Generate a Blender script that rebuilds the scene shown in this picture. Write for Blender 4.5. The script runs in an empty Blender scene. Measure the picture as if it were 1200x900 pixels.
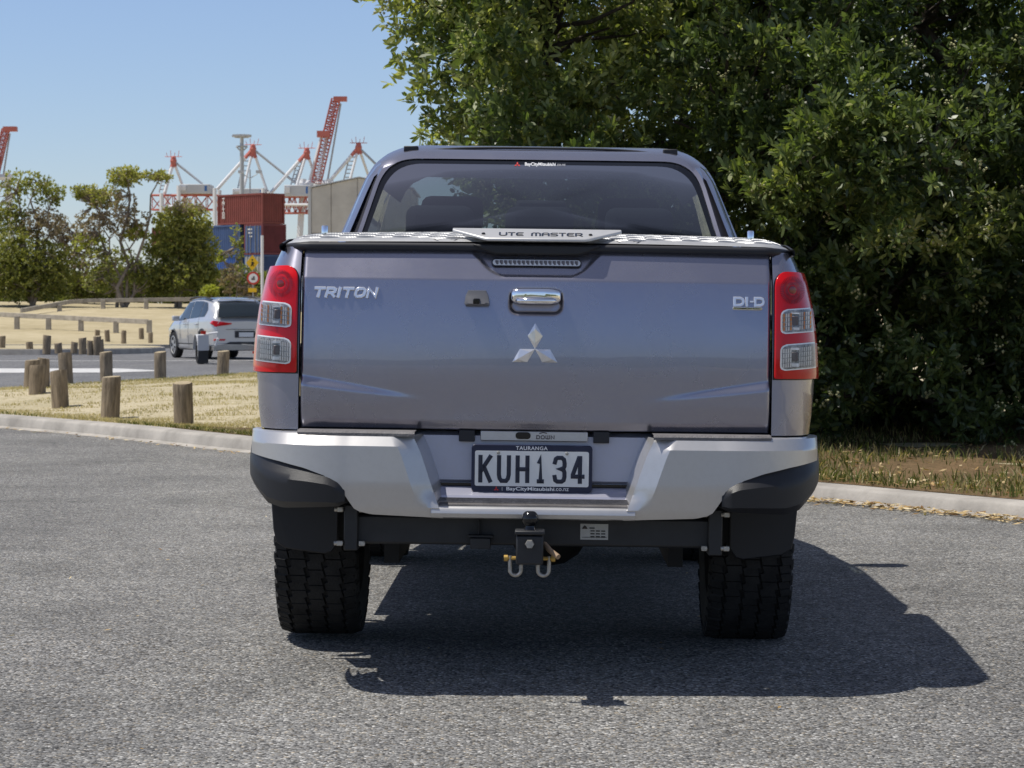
import bpy, bmesh, math, random
import numpy as np
from mathutils import Vector, Matrix
R = math.radians
random.seed(7); rng = np.random.default_rng(11)
scene = bpy.context.scene
C = scene.collection
# ---------------------------------------------------------------- camera, sky, sun, exposure
CAM_H = 1.13; FPX = 3125.0
cd = bpy.data.cameras.new('camera'); cam = bpy.data.objects.new('camera', cd); C.objects.link(cam)
cam.location = (0, 0, CAM_H); cam.rotation_euler = (R(90 - 1.466), 0, 0)
cd.sensor_width = 36; cd.lens = 36 * FPX / 1200; cd.clip_start = .1; cd.clip_end = 6000
cd.dof.use_dof = True; cd.dof.focus_distance = 8.6; cd.dof.aperture_fstop = 20
scene.camera = cam
SUN = Vector((-.462, -.015, 1)).normalized()
world = bpy.data.worlds.new('World'); scene.world = world; world.use_nodes = True
wn = world.node_tree; wn.nodes.clear()
sky = wn.nodes.new('ShaderNodeTexSky'); sky.sky_type = 'NISHITA'; sky.sun_disc = False
sky.sun_elevation = math.asin(SUN.z); sky.sun_rotation = math.atan2(SUN.x, SUN.y)
sky.air_density = 1.0; sky.dust_density = .15; sky.ozone_density = 1.3; sky.altitude = 0
bg = wn.nodes.new('ShaderNodeBackground'); bg.inputs['Strength'].default_value = .12
wo = wn.nodes.new('ShaderNodeOutputWorld')
# clear-day tint: the low sky keeps the blue of the photograph all the way round the horizon
geo = wn.nodes.new('ShaderNodeNewGeometry'); sxyz = wn.nodes.new('ShaderNodeSeparateXYZ'); wn.links.new(geo.outputs['Incoming'], sxyz.inputs[0])
mr_ = wn.nodes.new('ShaderNodeMapRange'); mr_.interpolation_type = 'SMOOTHSTEP'; wn.links.new(sxyz.outputs['Z'], mr_.inputs[0])
for k_, v_ in zip((1, 2, 3, 4), (-.02, -.75, 0, 1)): mr_.inputs[k_].default_value = v_
tm = wn.nodes.new('ShaderNodeMix'); tm.data_type = 'RGBA'; wn.links.new(mr_.outputs[0], tm.inputs[0])
tm.inputs[6].default_value = (.70, .765, .985, 1); tm.inputs[7].default_value = (1.45, 1.06, .86, 1)
mm = wn.nodes.new('ShaderNodeMix'); mm.data_type = 'RGBA'; mm.blend_type = 'MULTIPLY'; mm.inputs[0].default_value = 1
wn.links.new(sky.outputs[0], mm.inputs[6]); wn.links.new(tm.outputs[2], mm.inputs[7])
wn.links.new(mm.outputs[2], bg.inputs[0]); wn.links.new(bg.outputs[0], wo.inputs[0])
sl = bpy.data.lights.new('sun', 'SUN'); sl.energy = 4.6; sl.angle = R(.53); sl.color = (1, .96, .89)
so = bpy.data.objects.new('sun', sl); C.objects.link(so); so.rotation_euler = SUN.to_track_quat('Z', 'Y').to_euler()
so.location = (-20, 0, 40)
scene.view_settings.view_transform = 'Standard'; scene.view_settings.look = 'None'
scene.view_settings.exposure = .0; scene.view_settings.gamma = 1
scene.cycles.max_bounces = 8; scene.cycles.transparent_max_bounces = 12

# ---------------------------------------------------------------- helpers
def at(px, py, d):                      # photo pixel + distance -> place in the world
    return Vector(((px - 600) / FPX * d, d, CAM_H - (py - 370) / FPX * d))
def link(o, parent=None):
    C.objects.link(o)
    if parent is not None: o.parent = parent
    return o
def tag(o, label=None, cat=None, group=None, kind=None):
    if label: o['label'] = label
    if cat: o['category'] = cat
    if group: o['group'] = group
    if kind: o['kind'] = kind
    return o
def empty(name, loc=(0, 0, 0), rz=0, parent=None):
    o = bpy.data.objects.new(name, None); link(o, parent); o.location = loc; o.rotation_euler = (0, 0, rz)
    o.empty_display_size = .2
    return o
def obj(name, V, F, mat, parent=None, smooth=None, bevel=0, seg=2, solid=0, sub=0):
    used = sorted({i for f in F for i in f})
    if len(used) < len(V):
        mp = {a: b for b, a in enumerate(used)}; V = [V[i] for i in used]; F = [[mp[i] for i in f] for f in F]
    me = bpy.data.meshes.new(name); me.from_pydata([tuple(v) for v in V], [], [tuple(f) for f in F]); me.update()
    if isinstance(mat, (list, tuple)):
        for m in mat: me.materials.append(m)
    elif mat: me.materials.append(mat)
    if smooth is not None:
        me.shade_smooth()
        if smooth < 180: me.set_sharp_from_angle(angle=R(smooth))
    o = bpy.data.objects.new(name, me); link(o, parent)
    if solid:
        m = o.modifiers.new('s', 'SOLIDIFY'); m.thickness = solid; m.offset = -1
    if bevel:
        m = o.modifiers.new('b', 'BEVEL'); m.width = bevel; m.segments = seg; m.limit_method = 'ANGLE'; m.angle_limit = R(30)
        me.shade_smooth(); me.set_sharp_from_angle(angle=R(60)) if smooth is None else None
    if sub:
        m = o.modifiers.new('u', 'SUBSURF'); m.levels = sub; m.render_levels = sub
    return o
class G:
    """collects shapes for one mesh"""
    def __init__(s): s.V = []; s.F = []
    def add(s, V, F):
        n = len(s.V); s.V += [tuple(v) for v in V]; s.F += [tuple(i + n for i in f) for f in F]; return s
    def box(s, x0, x1, y0, y1, z0, z1, M=None):
        V = [Vector((x, y, z)) for z in (z0, z1) for y in (y0, y1) for x in (x0, x1)]
        if M is not None: V = [M @ v for v in V]
        return s.add(V, [(0, 2, 3, 1), (4, 5, 7, 6), (0, 1, 5, 4), (2, 6, 7, 3), (0, 4, 6, 2), (1, 3, 7, 5)])
    def prism(s, pts, a, b, axis='y'):          # pts: 2D outline; extruded from a to b along axis
        n = len(pts)
        def P(u, v, w): return {'y': (u, w, v), 'x': (w, u, v), 'z': (u, v, w)}[axis]
        V = [P(u, v, a) for u, v in pts] + [P(u, v, b) for u, v in pts]
        F = [tuple(range(n)), tuple(range(2 * n - 1, n - 1, -1))] + [(i, i + n, (i + 1) % n + n, (i + 1) % n) for i in range(n)]
        return s.add(V, F)
    def tube(s, pts, r, n=8, cap=True):
        pts = [Vector(p) for p in pts]; m = len(pts)
        rr = r if isinstance(r, (list, tuple)) else [r] * m
        V = []; F = []; up = None
        for i, p in enumerate(pts):
            t = (pts[min(i + 1, m - 1)] - pts[max(i - 1, 0)]).normalized()
            if up is None:
                up = Vector((0, 0, 1)) if abs(t.z) < .9 else Vector((1, 0, 0))
            a = t.cross(up).normalized(); b = a.cross(t).normalized(); up = b
            for k in range(n):
                q = 2 * math.pi * k / n; V.append(p + (a * math.cos(q) + b * math.sin(q)) * rr[i])
        for i in range(m - 1):
            for k in range(n):
                k2 = (k + 1) % n; F.append((i * n + k, i * n + k2, (i + 1) * n + k2, (i + 1) * n + k))
        if cap: F += [tuple(range(n - 1, -1, -1)), tuple((m - 1) * n + k for k in range(n))]
        return s.add(V, F)
    def lathe(s, prof, n=24, axis='z', c=(0, 0, 0)):   # prof: (radius, height) list
        V = []; F = []; m = len(prof)
        for r, h in prof:
            for k in range(n):
                q = 2 * math.pi * k / n; u, v = r * math.cos(q), r * math.sin(q)
                V.append(Vector({'z': (u, v, h), 'x': (h, u, v), 'y': (u, h, v)}[axis]) + Vector(c))
        for i in range(m - 1):
            for k in range(n):
                k2 = (k + 1) % n; F.append((i * n + k, i * n + k2, (i + 1) * n + k2, (i + 1) * n + k))
        return s.add(V, F)
    def grid(s, fn, us, vs, keep=None):
        n = len(vs); V = [fn(u, v) for u in us for v in vs]
        F = [(i * n + j, (i + 1) * n + j, (i + 1) * n + j + 1, i * n + j + 1) for i in range(len(us) - 1) for j in range(n - 1)
             if keep is None or keep((us[i] + us[i + 1]) / 2, (vs[j] + vs[j + 1]) / 2)]
        return s.add(V, F)
    def mirror(s):
        return [(-x, y, z) for x, y, z in s.V], [tuple(reversed(f)) for f in s.F]
    def obj(s, name, mat, parent=None, **k): return obj(name, s.V, s.F, mat, parent, **k)
def both(g, name, mat, parent, **k):         # the shape and its mirror image in x
    a = g.obj(name, mat, parent, **k); V, F = g.mirror(); b = obj(name, V, F, mat, parent, **k); return a, b
def lin(a, b, n): return [a + (b - a) * i / (n - 1) for i in range(n)]
def ip(x, xs, ys): return float(np.interp(x, xs, ys))
def sst(t): t = min(1, max(0, t)); return t * t * (3 - 2 * t)
def copy_tree(o, parent=None):
    c = o.copy(); link(c); c.parent = parent
    for ch in list(o.children): copy_tree(ch, c)
    return c
def big_mesh(name, V, F, mat, parent=None, attr=None, smooth=False):   # V (n,3), F (m,k) numpy
    me = bpy.data.meshes.new(name); n, k = F.shape
    me.vertices.add(len(V)); me.vertices.foreach_set('co', V.astype(np.float32).ravel())
    me.loops.add(n * k); me.loops.foreach_set('vertex_index', F.astype(np.int32).ravel())
    me.polygons.add(n); me.polygons.foreach_set('loop_start', np.arange(0, n * k, k, dtype=np.int32))
    if attr is not None:
        a = me.attributes.new('tint', 'FLOAT', 'POINT'); a.data.foreach_set('value', attr.astype(np.float32))
    me.update(calc_edges=True)
    if mat: me.materials.append(mat)
    o = bpy.data.objects.new(name, me); link(o, parent); return o
def text_mesh(name, body, w, h, M, mat, parent, extrude=.0005, shear=0, offset=0, spacing=1):
    cu = bpy.data.curves.new(name, 'FONT'); cu.body = body; cu.size = 1; cu.extrude = .02; cu.shear = shear
    cu.offset = offset; cu.space_character = spacing; cu.resolution_u = 3
    t = bpy.data.objects.new('t', cu); C.objects.link(t); bpy.context.view_layer.update()
    me = bpy.data.meshes.new_from_object(t.evaluated_get(bpy.context.evaluated_depsgraph_get()))
    bpy.data.objects.remove(t)
    co = np.array([v.co[:] for v in me.vertices]); lo, hi = co.min(0), co.max(0)
    co[:, 0] = (co[:, 0] - (lo[0] + hi[0]) / 2) * w / (hi[0] - lo[0]); co[:, 1] = (co[:, 1] - (lo[1] + hi[1]) / 2) * h / (hi[1] - lo[1])
    co[:, 2] = (co[:, 2] - lo[2]) / (hi[2] - lo[2]) * extrude
    out = np.stack([co[:, 0], -co[:, 2], co[:, 1]], 1)
    me.vertices.foreach_set('co', [c for v in out for c in (M @ Vector(v))])
    me.update(); me.name = name; me.materials.clear(); me.materials.append(mat)
    return link(bpy.data.objects.new(name, me), parent)
GLYPH = {
 'K': [[(0, 0), (0, 1)], [(1, 1), (.06, .40)], [(.36, .58), (1, 0)]], 'U': [[(0, 1), (0, .26), (.08, .1), (.26, 0), (.74, 0), (.92, .1), (1, .26), (1, 1)]],
 'H': [[(0, 0), (0, 1)], [(1, 0), (1, 1)], [(0, .5), (1, .5)]], '1': [[(.12, .82), (.5, 1), (.5, .02)], [(0, 0), (1, 0)]],
 '3': [[(.03, .8), (.12, .95), (.3, 1), (.72, 1), (.93, .93), (1, .78), (1, .66), (.9, .55), (.45, .53), (.9, .5), (1, .38), (1, .2), (.92, .06), (.72, 0), (.28, 0), (.08, .06), (.02, .2)]],
 '4': [[(.72, 0), (.72, 1), (.6, 1), (0, .3), (0, .22), (1, .22)]],
 'T': [[(0, 1), (1, 1)], [(.5, .9), (.5, 0)]], 'R': [[(0, 0), (0, 1), (.75, 1), (.97, .88), (.97, .55), (.75, .42), (.12, .42)], [(.5, .42), (1, 0)]],
 'I': [[(.5, 0), (.5, 1)]], 'O': [[(.25, 0), (.05, .15), (0, .3), (0, .7), (.05, .85), (.25, 1), (.75, 1), (.95, .85), (1, .7), (1, .3), (.95, .15), (.75, 0), (.25, 0)]],
 'N': [[(0, 0), (0, 1), (1, 0), (1, 1)]], 'D': [[(0, 0), (0, 1), (.65, 1), (.92, .85), (1, .6), (1, .4), (.92, .15), (.65, 0), (0, 0)]], '-': [[(0, .5), (1, .5)]],
 'E': [[(1, 1), (.2, 1), (0, .8), (0, .2), (.2, 0), (1, 0)], [(0, .5), (.85, .5)]], 'M': [[(0, 0), (0, .8), (.2, 1), (.4, 1), (.5, .85), (.6, 1), (.8, 1), (1, .8), (1, 0)], [(.5, .85), (.5, 0)]],
 'A': [[(0, 0), (0, .8), (.2, 1), (.8, 1), (1, .8), (1, 0)], [(0, .42), (1, .42)]], 'S': [[(1, 1), (.2, 1), (0, .85), (0, .62), (.15, .5), (.85, .5), (1, .38), (1, .15), (.8, 0), (0, 0)]],
 'W': [[(0, 1), (0, .2), (.2, 0), (.4, 0), (.5, .15), (.6, 0), (.8, 0), (1, .2), (1, 1)], [(.5, .15), (.5, 1)]],
}
def glyph(g, ch, x0, z0, w, h, r, dep, fy, shear=0, M=None):   # embossed strokes in the xz plane, standing toward -y
    for st in GLYPH[ch]:
        P = [Vector((x0 + u * w + shear * v * h, z0 + v * h)) for u, v in st]; m = len(P); V = []; F = []; n = 6
        for i in range(m):
            a = (P[i] - P[i - 1]).normalized() if i else (P[1] - P[0]).normalized()
            b = (P[i + 1] - P[i]).normalized() if i < m - 1 else a
            t = a + b; t = t.normalized() if t.length > .2 else a
            k = 1 / max(.6, math.sqrt(max(.05, (1 + a.dot(b)) / 2))); nn = Vector((-t.y, t.x)) * r * k
            p = P[i] - a * r * .9 * (i == 0) + b * r * .9 * (i == m - 1)
            for c_, d_ in ((-1, 0), (-1, .6), (-.6, 1), (.6, 1), (1, .6), (1, 0)):
                q = p + nn * c_; q3 = Vector((q.x, fy(q.x, q.y) - d_ * dep, q.y)); V.append(M @ q3 if M is not None else q3)
        for i in range(m - 1):
            F += [(i * n + k, i * n + k + 1, (i + 1) * n + k + 1, (i + 1) * n + k) for k in range(n - 1)]
        F += [tuple(range(n)), tuple((m - 1) * n + k for k in range(n - 1, -1, -1))]
        g.add(V, F)

# ---------------------------------------------------------------- materials
class NT:
    def __init__(s, name):
        s.m = bpy.data.materials.new(name); s.m.use_nodes = True; s.t = s.m.node_tree
        s.b = s.t.nodes['Principled BSDF']; s.out = s.t.nodes['Material Output']
    def n(s, typ, **k):
        nd = s.t.nodes.new('ShaderNode' + typ)
        for a, v in k.items():
            if a[0] == '_': setattr(nd, a[1:], v)
            else: nd.inputs[a.replace('_', ' ')].default_value = v
        return nd
    def l(s, a, b): s.t.links.new(a, b)
    def set(s, **k):
        for a, v in k.items(): s.b.inputs[a.replace('_', ' ')].default_value = v
        return s
def c4(c): return (*c, 1)
def mat(name, col, rough=.5, metal=0, coat=0, var=0, vscale=8, bump=0, bscale=40, spec=.5, coatr=.03, stretch=None):
    s = NT(name); s.set(Base_Color=c4(col), Roughness=rough, Metallic=metal, Coat_Weight=coat, Coat_Roughness=coatr, Specular_IOR_Level=spec)
    tc = s.n('TexCoord'); src = tc.outputs['Object']
    if stretch:
        mp = s.n('Mapping'); mp.inputs['Scale'].default_value = stretch; s.l(src, mp.inputs[0]); src = mp.outputs[0]
    if var:
        nz = s.n('TexNoise', Scale=vscale, Detail=6, Roughness=.65); s.l(src, nz.inputs['Vector'])
        rp = s.n('ValToRGB'); e = rp.color_ramp.elements
        e[0].position = .3; e[1].position = .7
        e[0].color = c4([c * (1 - var) for c in col]); e[1].color = c4([min(1, c * (1 + var)) for c in col])
        s.l(nz.outputs['Fac'], rp.inputs[0]); s.l(rp.outputs[0], s.b.inputs['Base Color'])
    if bump:
        nz = s.n('TexNoise', Scale=bscale, Detail=5); s.l(src, nz.inputs['Vector'])
        bp = s.n('Bump', Strength=bump, Distance=.01); s.l(nz.outputs['Fac'], bp.inputs['Height']); s.l(bp.outputs[0], s.b.inputs['Normal'])
    return s.m
def ramp(s, fac, stops):
    rp = s.n('ValToRGB'); e = rp.color_ramp.elements
    while len(e) < len(stops): e.new(.5)
    for k, (p, c) in enumerate(stops): e[k].position = p; e[k].color = c4(c)
    s.l(fac, rp.inputs[0]); return rp.outputs[0]
def mixc(s, fac, a, b, blend='MIX'):
    m = s.n('Mix', _data_type='RGBA', _blend_type=blend)
    for sock, v in ((m.inputs[0], fac), (m.inputs[6], a), (m.inputs[7], b)):
        if hasattr(v, 'node'): s.l(v, sock)
        else: sock.default_value = v if isinstance(v, (int, float)) else c4(v)
    return m.outputs[2]
def m_asphalt(name, lo, hi, vs, tone=.25):
    s = NT(name); tc = s.n('TexCoord'); o = tc.outputs['Object']
    v = s.n('TexVoronoi', Scale=vs); s.l(o, v.inputs['Vector'])
    sep = s.n('SeparateColor'); s.l(v.outputs['Color'], sep.inputs[0])
    mid = [(a + b) / 2 for a, b in zip(lo, hi)]
    col = ramp(s, sep.outputs[0], [(0, lo), (.45, [m * .92 for m in mid]), (.8, [m * 1.12 for m in mid]), (.93, hi), (1, [min(1, h * 1.35) for h in hi])])
    tint = ramp(s, sep.outputs[1], [(0, (1, 1, 1)), (.8, (1, 1, 1)), (.9, (1.0, .93, .82)), (1, (1, .86, .68))])
    col = mixc(s, 1.0, col, tint, 'MULTIPLY')
    crev = ramp(s, v.outputs['Distance'], [(0, (1, 1, 1)), (.55, (1, 1, 1)), (.85, (.35, .35, .36))])
    col = mixc(s, .9, col, crev, 'MULTIPLY')
    nz = s.n('TexNoise', Scale=.9, Detail=8, Roughness=.7); s.l(o, nz.inputs['Vector'])
    big = ramp(s, nz.outputs['Fac'], [(.3, (1 - tone,) * 3), (.5, (1, 1, 1)), (.72, (1 + tone * .7,) * 3)])
    col = mixc(s, 1.0, col, big, 'MULTIPLY')
    v2 = s.n('TexVoronoi', Scale=vs * .42); s.l(o, v2.inputs['Vector']); sp2 = s.n('SeparateColor'); s.l(v2.outputs['Color'], sp2.inputs[0])
    pit = s.n('Math', _operation='MULTIPLY'); s.l(ramp(s, sp2.outputs[0], [(.80, (0, 0, 0)), (.83, (1, 1, 1))]), pit.inputs[0]); s.l(ramp(s, v2.outputs['Distance'], [(.22, (1, 1, 1)), (.36, (0, 0, 0))]), pit.inputs[1])
    col = mixc(s, pit.outputs[0], col, (.035, .035, .036))
    mpk = s.n('Mapping'); mpk.inputs['Scale'].default_value = (.55, .12, 1); s.l(o, mpk.inputs[0]); nk = s.n('TexNoise', Scale=1.3, Detail=5, Roughness=.6); s.l(mpk.outputs[0], nk.inputs['Vector'])
    col = mixc(s, 1.0, col, ramp(s, nk.outputs['Fac'], [(.35, (.84, .84, .85)), (.55, (1, 1, 1)), (.7, (1.10, 1.09, 1.06))]), 'MULTIPLY')
    nz2 = s.n('TexNoise', Scale=14, Detail=4); s.l(o, nz2.inputs['Vector'])
    fin = ramp(s, nz2.outputs['Fac'], [(.3, (.82, .82, .83)), (.6, (1.08, 1.08, 1.07))])
    col = mixc(s, 1.0, col, fin, 'MULTIPLY'); s.l(col, s.b.inputs['Base Color']); s.set(Roughness=.85, Specular_IOR_Level=.3)
    hh = s.n('Math', _operation='MULTIPLY'); s.l(v.outputs['Distance'], hh.inputs[0]); hh.inputs[1].default_value = -1
    ad = s.n('Math', _operation='ADD'); s.l(hh.outputs[0], ad.inputs[0]); s.l(sep.outputs[2], ad.inputs[1])
    bp = s.n('Bump', Strength=.65, Distance=.005); s.l(ad.outputs[0], bp.inputs['Height']); s.l(bp.outputs[0], s.b.inputs['Normal'])
    return s.m
def m_ground(name, stops, s1=.35, s2=9, bump=.5, s3=60):
    s = NT(name); tc = s.n('TexCoord'); o = tc.outputs['Object']
    a = s.n('TexNoise', Scale=s1, Detail=8, Roughness=.7); s.l(o, a.inputs['Vector'])
    b = s.n('TexNoise', Scale=s2, Detail=8, Roughness=.75); s.l(o, b.inputs['Vector'])
    mx = s.n('Math', _operation='MULTIPLY_ADD'); s.l(b.outputs['Fac'], mx.inputs[0]); mx.inputs[1].default_value = .55
    mu = s.n('Math', _operation='MULTIPLY'); s.l(a.outputs['Fac'], mu.inputs[0]); mu.inputs[1].default_value = .45; s.l(mu.outputs[0], mx.inputs[2])
    s.l(ramp(s, mx.outputs[0], stops), s.b.inputs['Base Color']); s.set(Roughness=.95, Specular_IOR_Level=.1)
    c = s.n('TexNoise', Scale=s3, Detail=4); s.l(o, c.inputs['Vector'])
    bp = s.n('Bump', Strength=bump, Distance=.05); s.l(c.outputs['Fac'], bp.inputs['Height']); s.l(bp.outputs[0], s.b.inputs['Normal'])
    return s.m
def m_leaf(name, stops, trans=.3, rough=.42, spec=.5):
    s = NT(name); at_ = s.n('Attribute', _attribute_name='tint')
    col = ramp(s, at_.outputs['Fac'], stops); s.l(col, s.b.inputs['Base Color']); s.set(Roughness=rough, Specular_IOR_Level=spec)
    tr = s.n('BsdfTranslucent'); s.l(mixc(s, 1.0, col, (1.5, 1.6, .7), 'MULTIPLY'), tr.inputs['Color'])
    mx = s.n('MixShader', Fac=trans); s.l(s.b.outputs[0], mx.inputs[1]); s.l(tr.outputs[0], mx.inputs[2]); s.l(mx.outputs[0], s.out.inputs[0])
    return s.m
def m_glass(name, tint, refl=1.0, base=.04):
    s = NT(name); s.t.nodes.remove(s.b)
    tr = s.n('BsdfTransparent', Color=c4(tint)); gl = s.n('BsdfGlossy', Color=(1, 1, 1, 1), Roughness=.0)
    lw = s.n('Fresnel', IOR=1.5); mu = s.n('Math', _operation='MULTIPLY_ADD'); s.l(lw.outputs[0], mu.inputs[0]); mu.inputs[1].default_value = refl; mu.inputs[2].default_value = base
    mx = s.n('MixShader'); s.l(mu.outputs[0], mx.inputs[0]); s.l(tr.outputs[0], mx.inputs[1]); s.l(gl.outputs[0], mx.inputs[2]); s.l(mx.outputs[0], s.out.inputs[0])
    return s.m
def m_paint(name, col, metal=.75, rough=.36, coat=1.0, flake=.0):
    s = NT(name); s.set(Base_Color=c4(col), Metallic=metal, Roughness=rough, Coat_Weight=coat, Coat_Roughness=.02, Coat_IOR=1.5)
    tc = s.n('TexCoord'); nz = s.n('TexNoise', Scale=3.0, Detail=5, Roughness=.6); s.l(tc.outputs['Object'], nz.inputs['Vector'])
    rg = s.n('MapRange'); s.l(nz.outputs['Fac'], rg.inputs[0]); rg.inputs[1].default_value = .35; rg.inputs[2].default_value = .7; rg.inputs[3].default_value = rough * .88; rg.inputs[4].default_value = rough * 1.15
    s.l(rg.outputs[0], s.b.inputs['Roughness'])
    mp = s.n('Mapping'); mp.inputs['Scale'].default_value = (.7, .7, 2.2); s.l(tc.outputs['Object'], mp.inputs[0])
    n2 = s.n('TexNoise', Scale=2.2, Detail=2); s.l(mp.outputs[0], n2.inputs['Vector'])
    bp = s.n('Bump', Strength=.05, Distance=.02); s.l(n2.outputs['Fac'], bp.inputs['Height']); s.l(bp.outputs[0], s.b.inputs['Coat Normal'])
    # fine road dust
    n3 = s.n('TexNoise', Scale=60, Detail=6, Roughness=.7); s.l(tc.outputs['Object'], n3.inputs['Vector'])
    s.l(mixc(s, ramp(s, n3.outputs['Fac'], [(.45, (0, 0, 0)), (.8, (.22, .22, .22))]), col, (.42, .40, .37)), s.b.inputs['Base Color'])
    return s.m
M = {}
M['asphalt'] = m_asphalt('chipseal', (.060, .0595, .058), (.415, .407, .385), 120, .32)
M['road'] = m_asphalt('road_seal', (.10, .102, .108), (.27, .27, .275), 60, .2)
M['concrete'] = mat('kerb_concrete', (.35, .325, .29), .9, var=.3, vscale=2.2, bump=.35, bscale=60, spec=.2)
M['drygrass'] = m_ground('dry_grass', [(.3, (.24, .205, .12)), (.42, (.40, .345, .215)), (.55, (.51, .44, .30)), (.7, (.62, .545, .40))])
M['lawn'] = m_ground('parched_lawn', [(.3, (.20, .165, .08)), (.43, (.36, .30, .18)), (.57, (.46, .39, .25)), (.72, (.56, .48, .34))], s1=.07, s2=1.1, s3=5)
M['litter'] = m_ground('leaf_litter_soil', [(.3, (.05, .035, .02)), (.45, (.12, .085, .045)), (.6, (.20, .13, .07)), (.75, (.34, .23, .14))], s1=1.2, s2=18)
M['whitepaint'] = mat('road_marking', (.55, .54, .52), .7, var=.25, vscale=3)
M['timber'] = mat('weathered_timber', (.25, .20, .14), .9, var=.55, vscale=7, bump=.7, bscale=16, spec=.15, stretch=(4, 4, .55))
M['timber_top'] = mat('sawn_timber_top', (.36, .29, .18), .9, var=.3, vscale=14)
M['rail'] = mat('rail_timber', (.40, .36, .30), .9, var=.3, vscale=3, spec=.1)
# ---------------------------------------------------------------- the setting: ground, car park, kerbs, road, lawn
def bank(y): return ip(y, [-3000, 94, 95.3, 108, 125, 150, 162, 180, 205, 3000], [-.3, -.3, .02, .14, .5, 1.5, 1.95, 1.9, 1.1, 1.1])
def dip(y): return -.055 * min(3.5, max(0, 9.3 - y))
KY = [-420, -12, -2, 4, 9, 12.0, 14.8, 16.4, 19.2, 21.8, 24.4, 27, 31, 35, 40]
KX = [60, 11, 9.5, 7.7, 5.9, 4.4, 2.85, 1.84, -.25, -2.1, -3.5, -5.2, -8.2, -12, -18]
def kerbx(y): return ip(y, KY, KX)
FY = [33.2, 37, 47, 60, 75, 94.5]; FX = [-10.3, -7.3, -4.6, -1.5, 6, 40]
def farx(y): return ip(y, FY, FX)
ys = [-3000, -800, -200, -60, 0, 60, 94] + lin(95, 215, 61) + [300, 500, 900, 1600, 3000]
xs = [-3000, -1000, -300, -150] + lin(-90, 90, 61) + [150, 300, 1000, 3000]
def gz(x, y):
    z = bank(y)
    if y > 100: z += .10 * math.sin(x * .21 + y * .13) * min(1, (y - 100) / 20) + .06 * math.sin(x * .5 - y * .3)
    return (x, y, z)
tag(G().grid(gz, xs, ys).obj('ground', M['lawn'], smooth=180), kind='structure')
ysr = sorted(set([-420, -200, -60, -30, -15, -6, 0, 3] + lin(5.8, 9.3, 15) + lin(10, 33, 47)))
g = G()
xr = lambda y, t: kerbx(y) + .02 if t == 1 else -160 + t * (kerbx(y) + 160)
g.grid(lambda y, t: (xr(y, t), y, dip(y)), ysr, [0, .5, .8, 1])
V, F = g.V, [tuple(reversed(f)) for f in g.F]
tag(obj('car_park', V, F, M['asphalt'], smooth=180), kind='structure')
tag(G().grid(lambda x, y: (x, y, -.03), [-120, -40, -10, 20, 60, 120], [27.5, 45, 70, 97]).obj('road', M['road']), kind='structure')
# kerb: rounded concrete section swept along the car park edge
def smooth_line(n, y0, y1, fx, w=1.2):
    P = []
    for i in range(n):
        y = y0 + (y1 - y0) * i / (n - 1)
        x = sum(fx(y + k * w) for k in (-1, -.5, 0, .5, 1)) / 5; P.append(Vector((x, y, 0)))
    return P
def kf(y): return ip(y, [15.5, 21], [.72, 1.0])
def sweep(P, sec, zf=lambda p: 0, kz=lambda p: 1):
    g = G(); n = len(sec); V = []
    for i, p in enumerate(P):
        t = (P[min(i + 1, len(P) - 1)] - P[max(i - 1, 0)]).normalized(); nn = Vector((t.y, -t.x, 0))
        for a, z in sec: V.append(p + nn * a + Vector((0, 0, z * kz(p) + zf(p))))
    F = [(i * n + j, i * n + j + 1, (i + 1) * n + j + 1, (i + 1) * n + j) for i in range(len(P) - 1) for j in range(n - 1)]
    return g.add(V, F)
KP = smooth_line(300, -34, 38, kerbx)
ksec = [(-.07, -.1), (-.07, .004), (-.02, .012), (.0, .02), (.016, .092), (.03, .110), (.05, .116), (.15, .120), (.21, .122), (.22, -.1)]
tag(sweep(KP, ksec, lambda p: dip(p.y) if p.y < 12 else 0, lambda p: kf(p.y)).obj('kerb', M['concrete'], smooth=50), kind='structure')
# raised dry verge / island between the car park kerb and the road
def leftx(y): return kerbx(y) + .205 if y <= 34 else farx(y)
def verge_z(x, y, t):
    d = x - leftx(y)
    return .115 + .02 * math.sin(x * 1.7 + y * .9) * min(1, d) + .015 * math.sin(x * 4.1 - y * 2.3) * min(1, d) + .12 * sst((d - 1.2) / 4) * (y < 30)
tv = [0, .004, .01, .018, .03, .045, .065, .09, .12, .16, .21, .27, .34, .42, .52, .64, .8, 1]
def vp(y, t):
    x0 = max(kerbx(y) + .205, farx(y)) if y > 33.2 else kerbx(y) + .205
    x = x0 + t * (45 - x0); d = x - x0
    z = .12 * (kf(y) if y < 33 else 1) + (.02 * math.sin(x * 1.7 + y * .9) + .012 * math.sin(x * 4.1 - y * 2.3)) * min(1, d * .7) + .10 * sst((d - 1) / 4)
    return (x, y, z)
g = G().grid(vp, [-420, -100] + lin(-20, 33, 107) + lin(34, 94, 41), tv); V, F = g.V, [tuple(reversed(f)) for f in g.F]
M['verge'] = M['drygrass']
tag(obj('grass_verge', V, F, M['drygrass'], smooth=180), kind='structure')
# bare soil and leaf litter under the tree
def soil(u, v):
    y = 12.0 + v * 12; x0 = kerbx(y) + .21; x = x0 + u * 6.5; z = vp(y, (x - (kerbx(y) + .205)) / (45 - kerbx(y) - .205))[2]
    return (x, y, z + .004 + .012 * min(1, u * 12))
tag(G().grid(soil, lin(0, 1, 30), lin(0, 1, 40)).obj('tree_bed_soil', M['litter'], smooth=180), kind='structure')
E = smooth_line(90, 33.2, 94, farx)
tag(sweep(list(reversed(E)), [(-.2, .11), (-.05, .12), (.1, .10), (.12, -.05)]).obj('verge_edging', M['concrete']), kind='structure')
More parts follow.
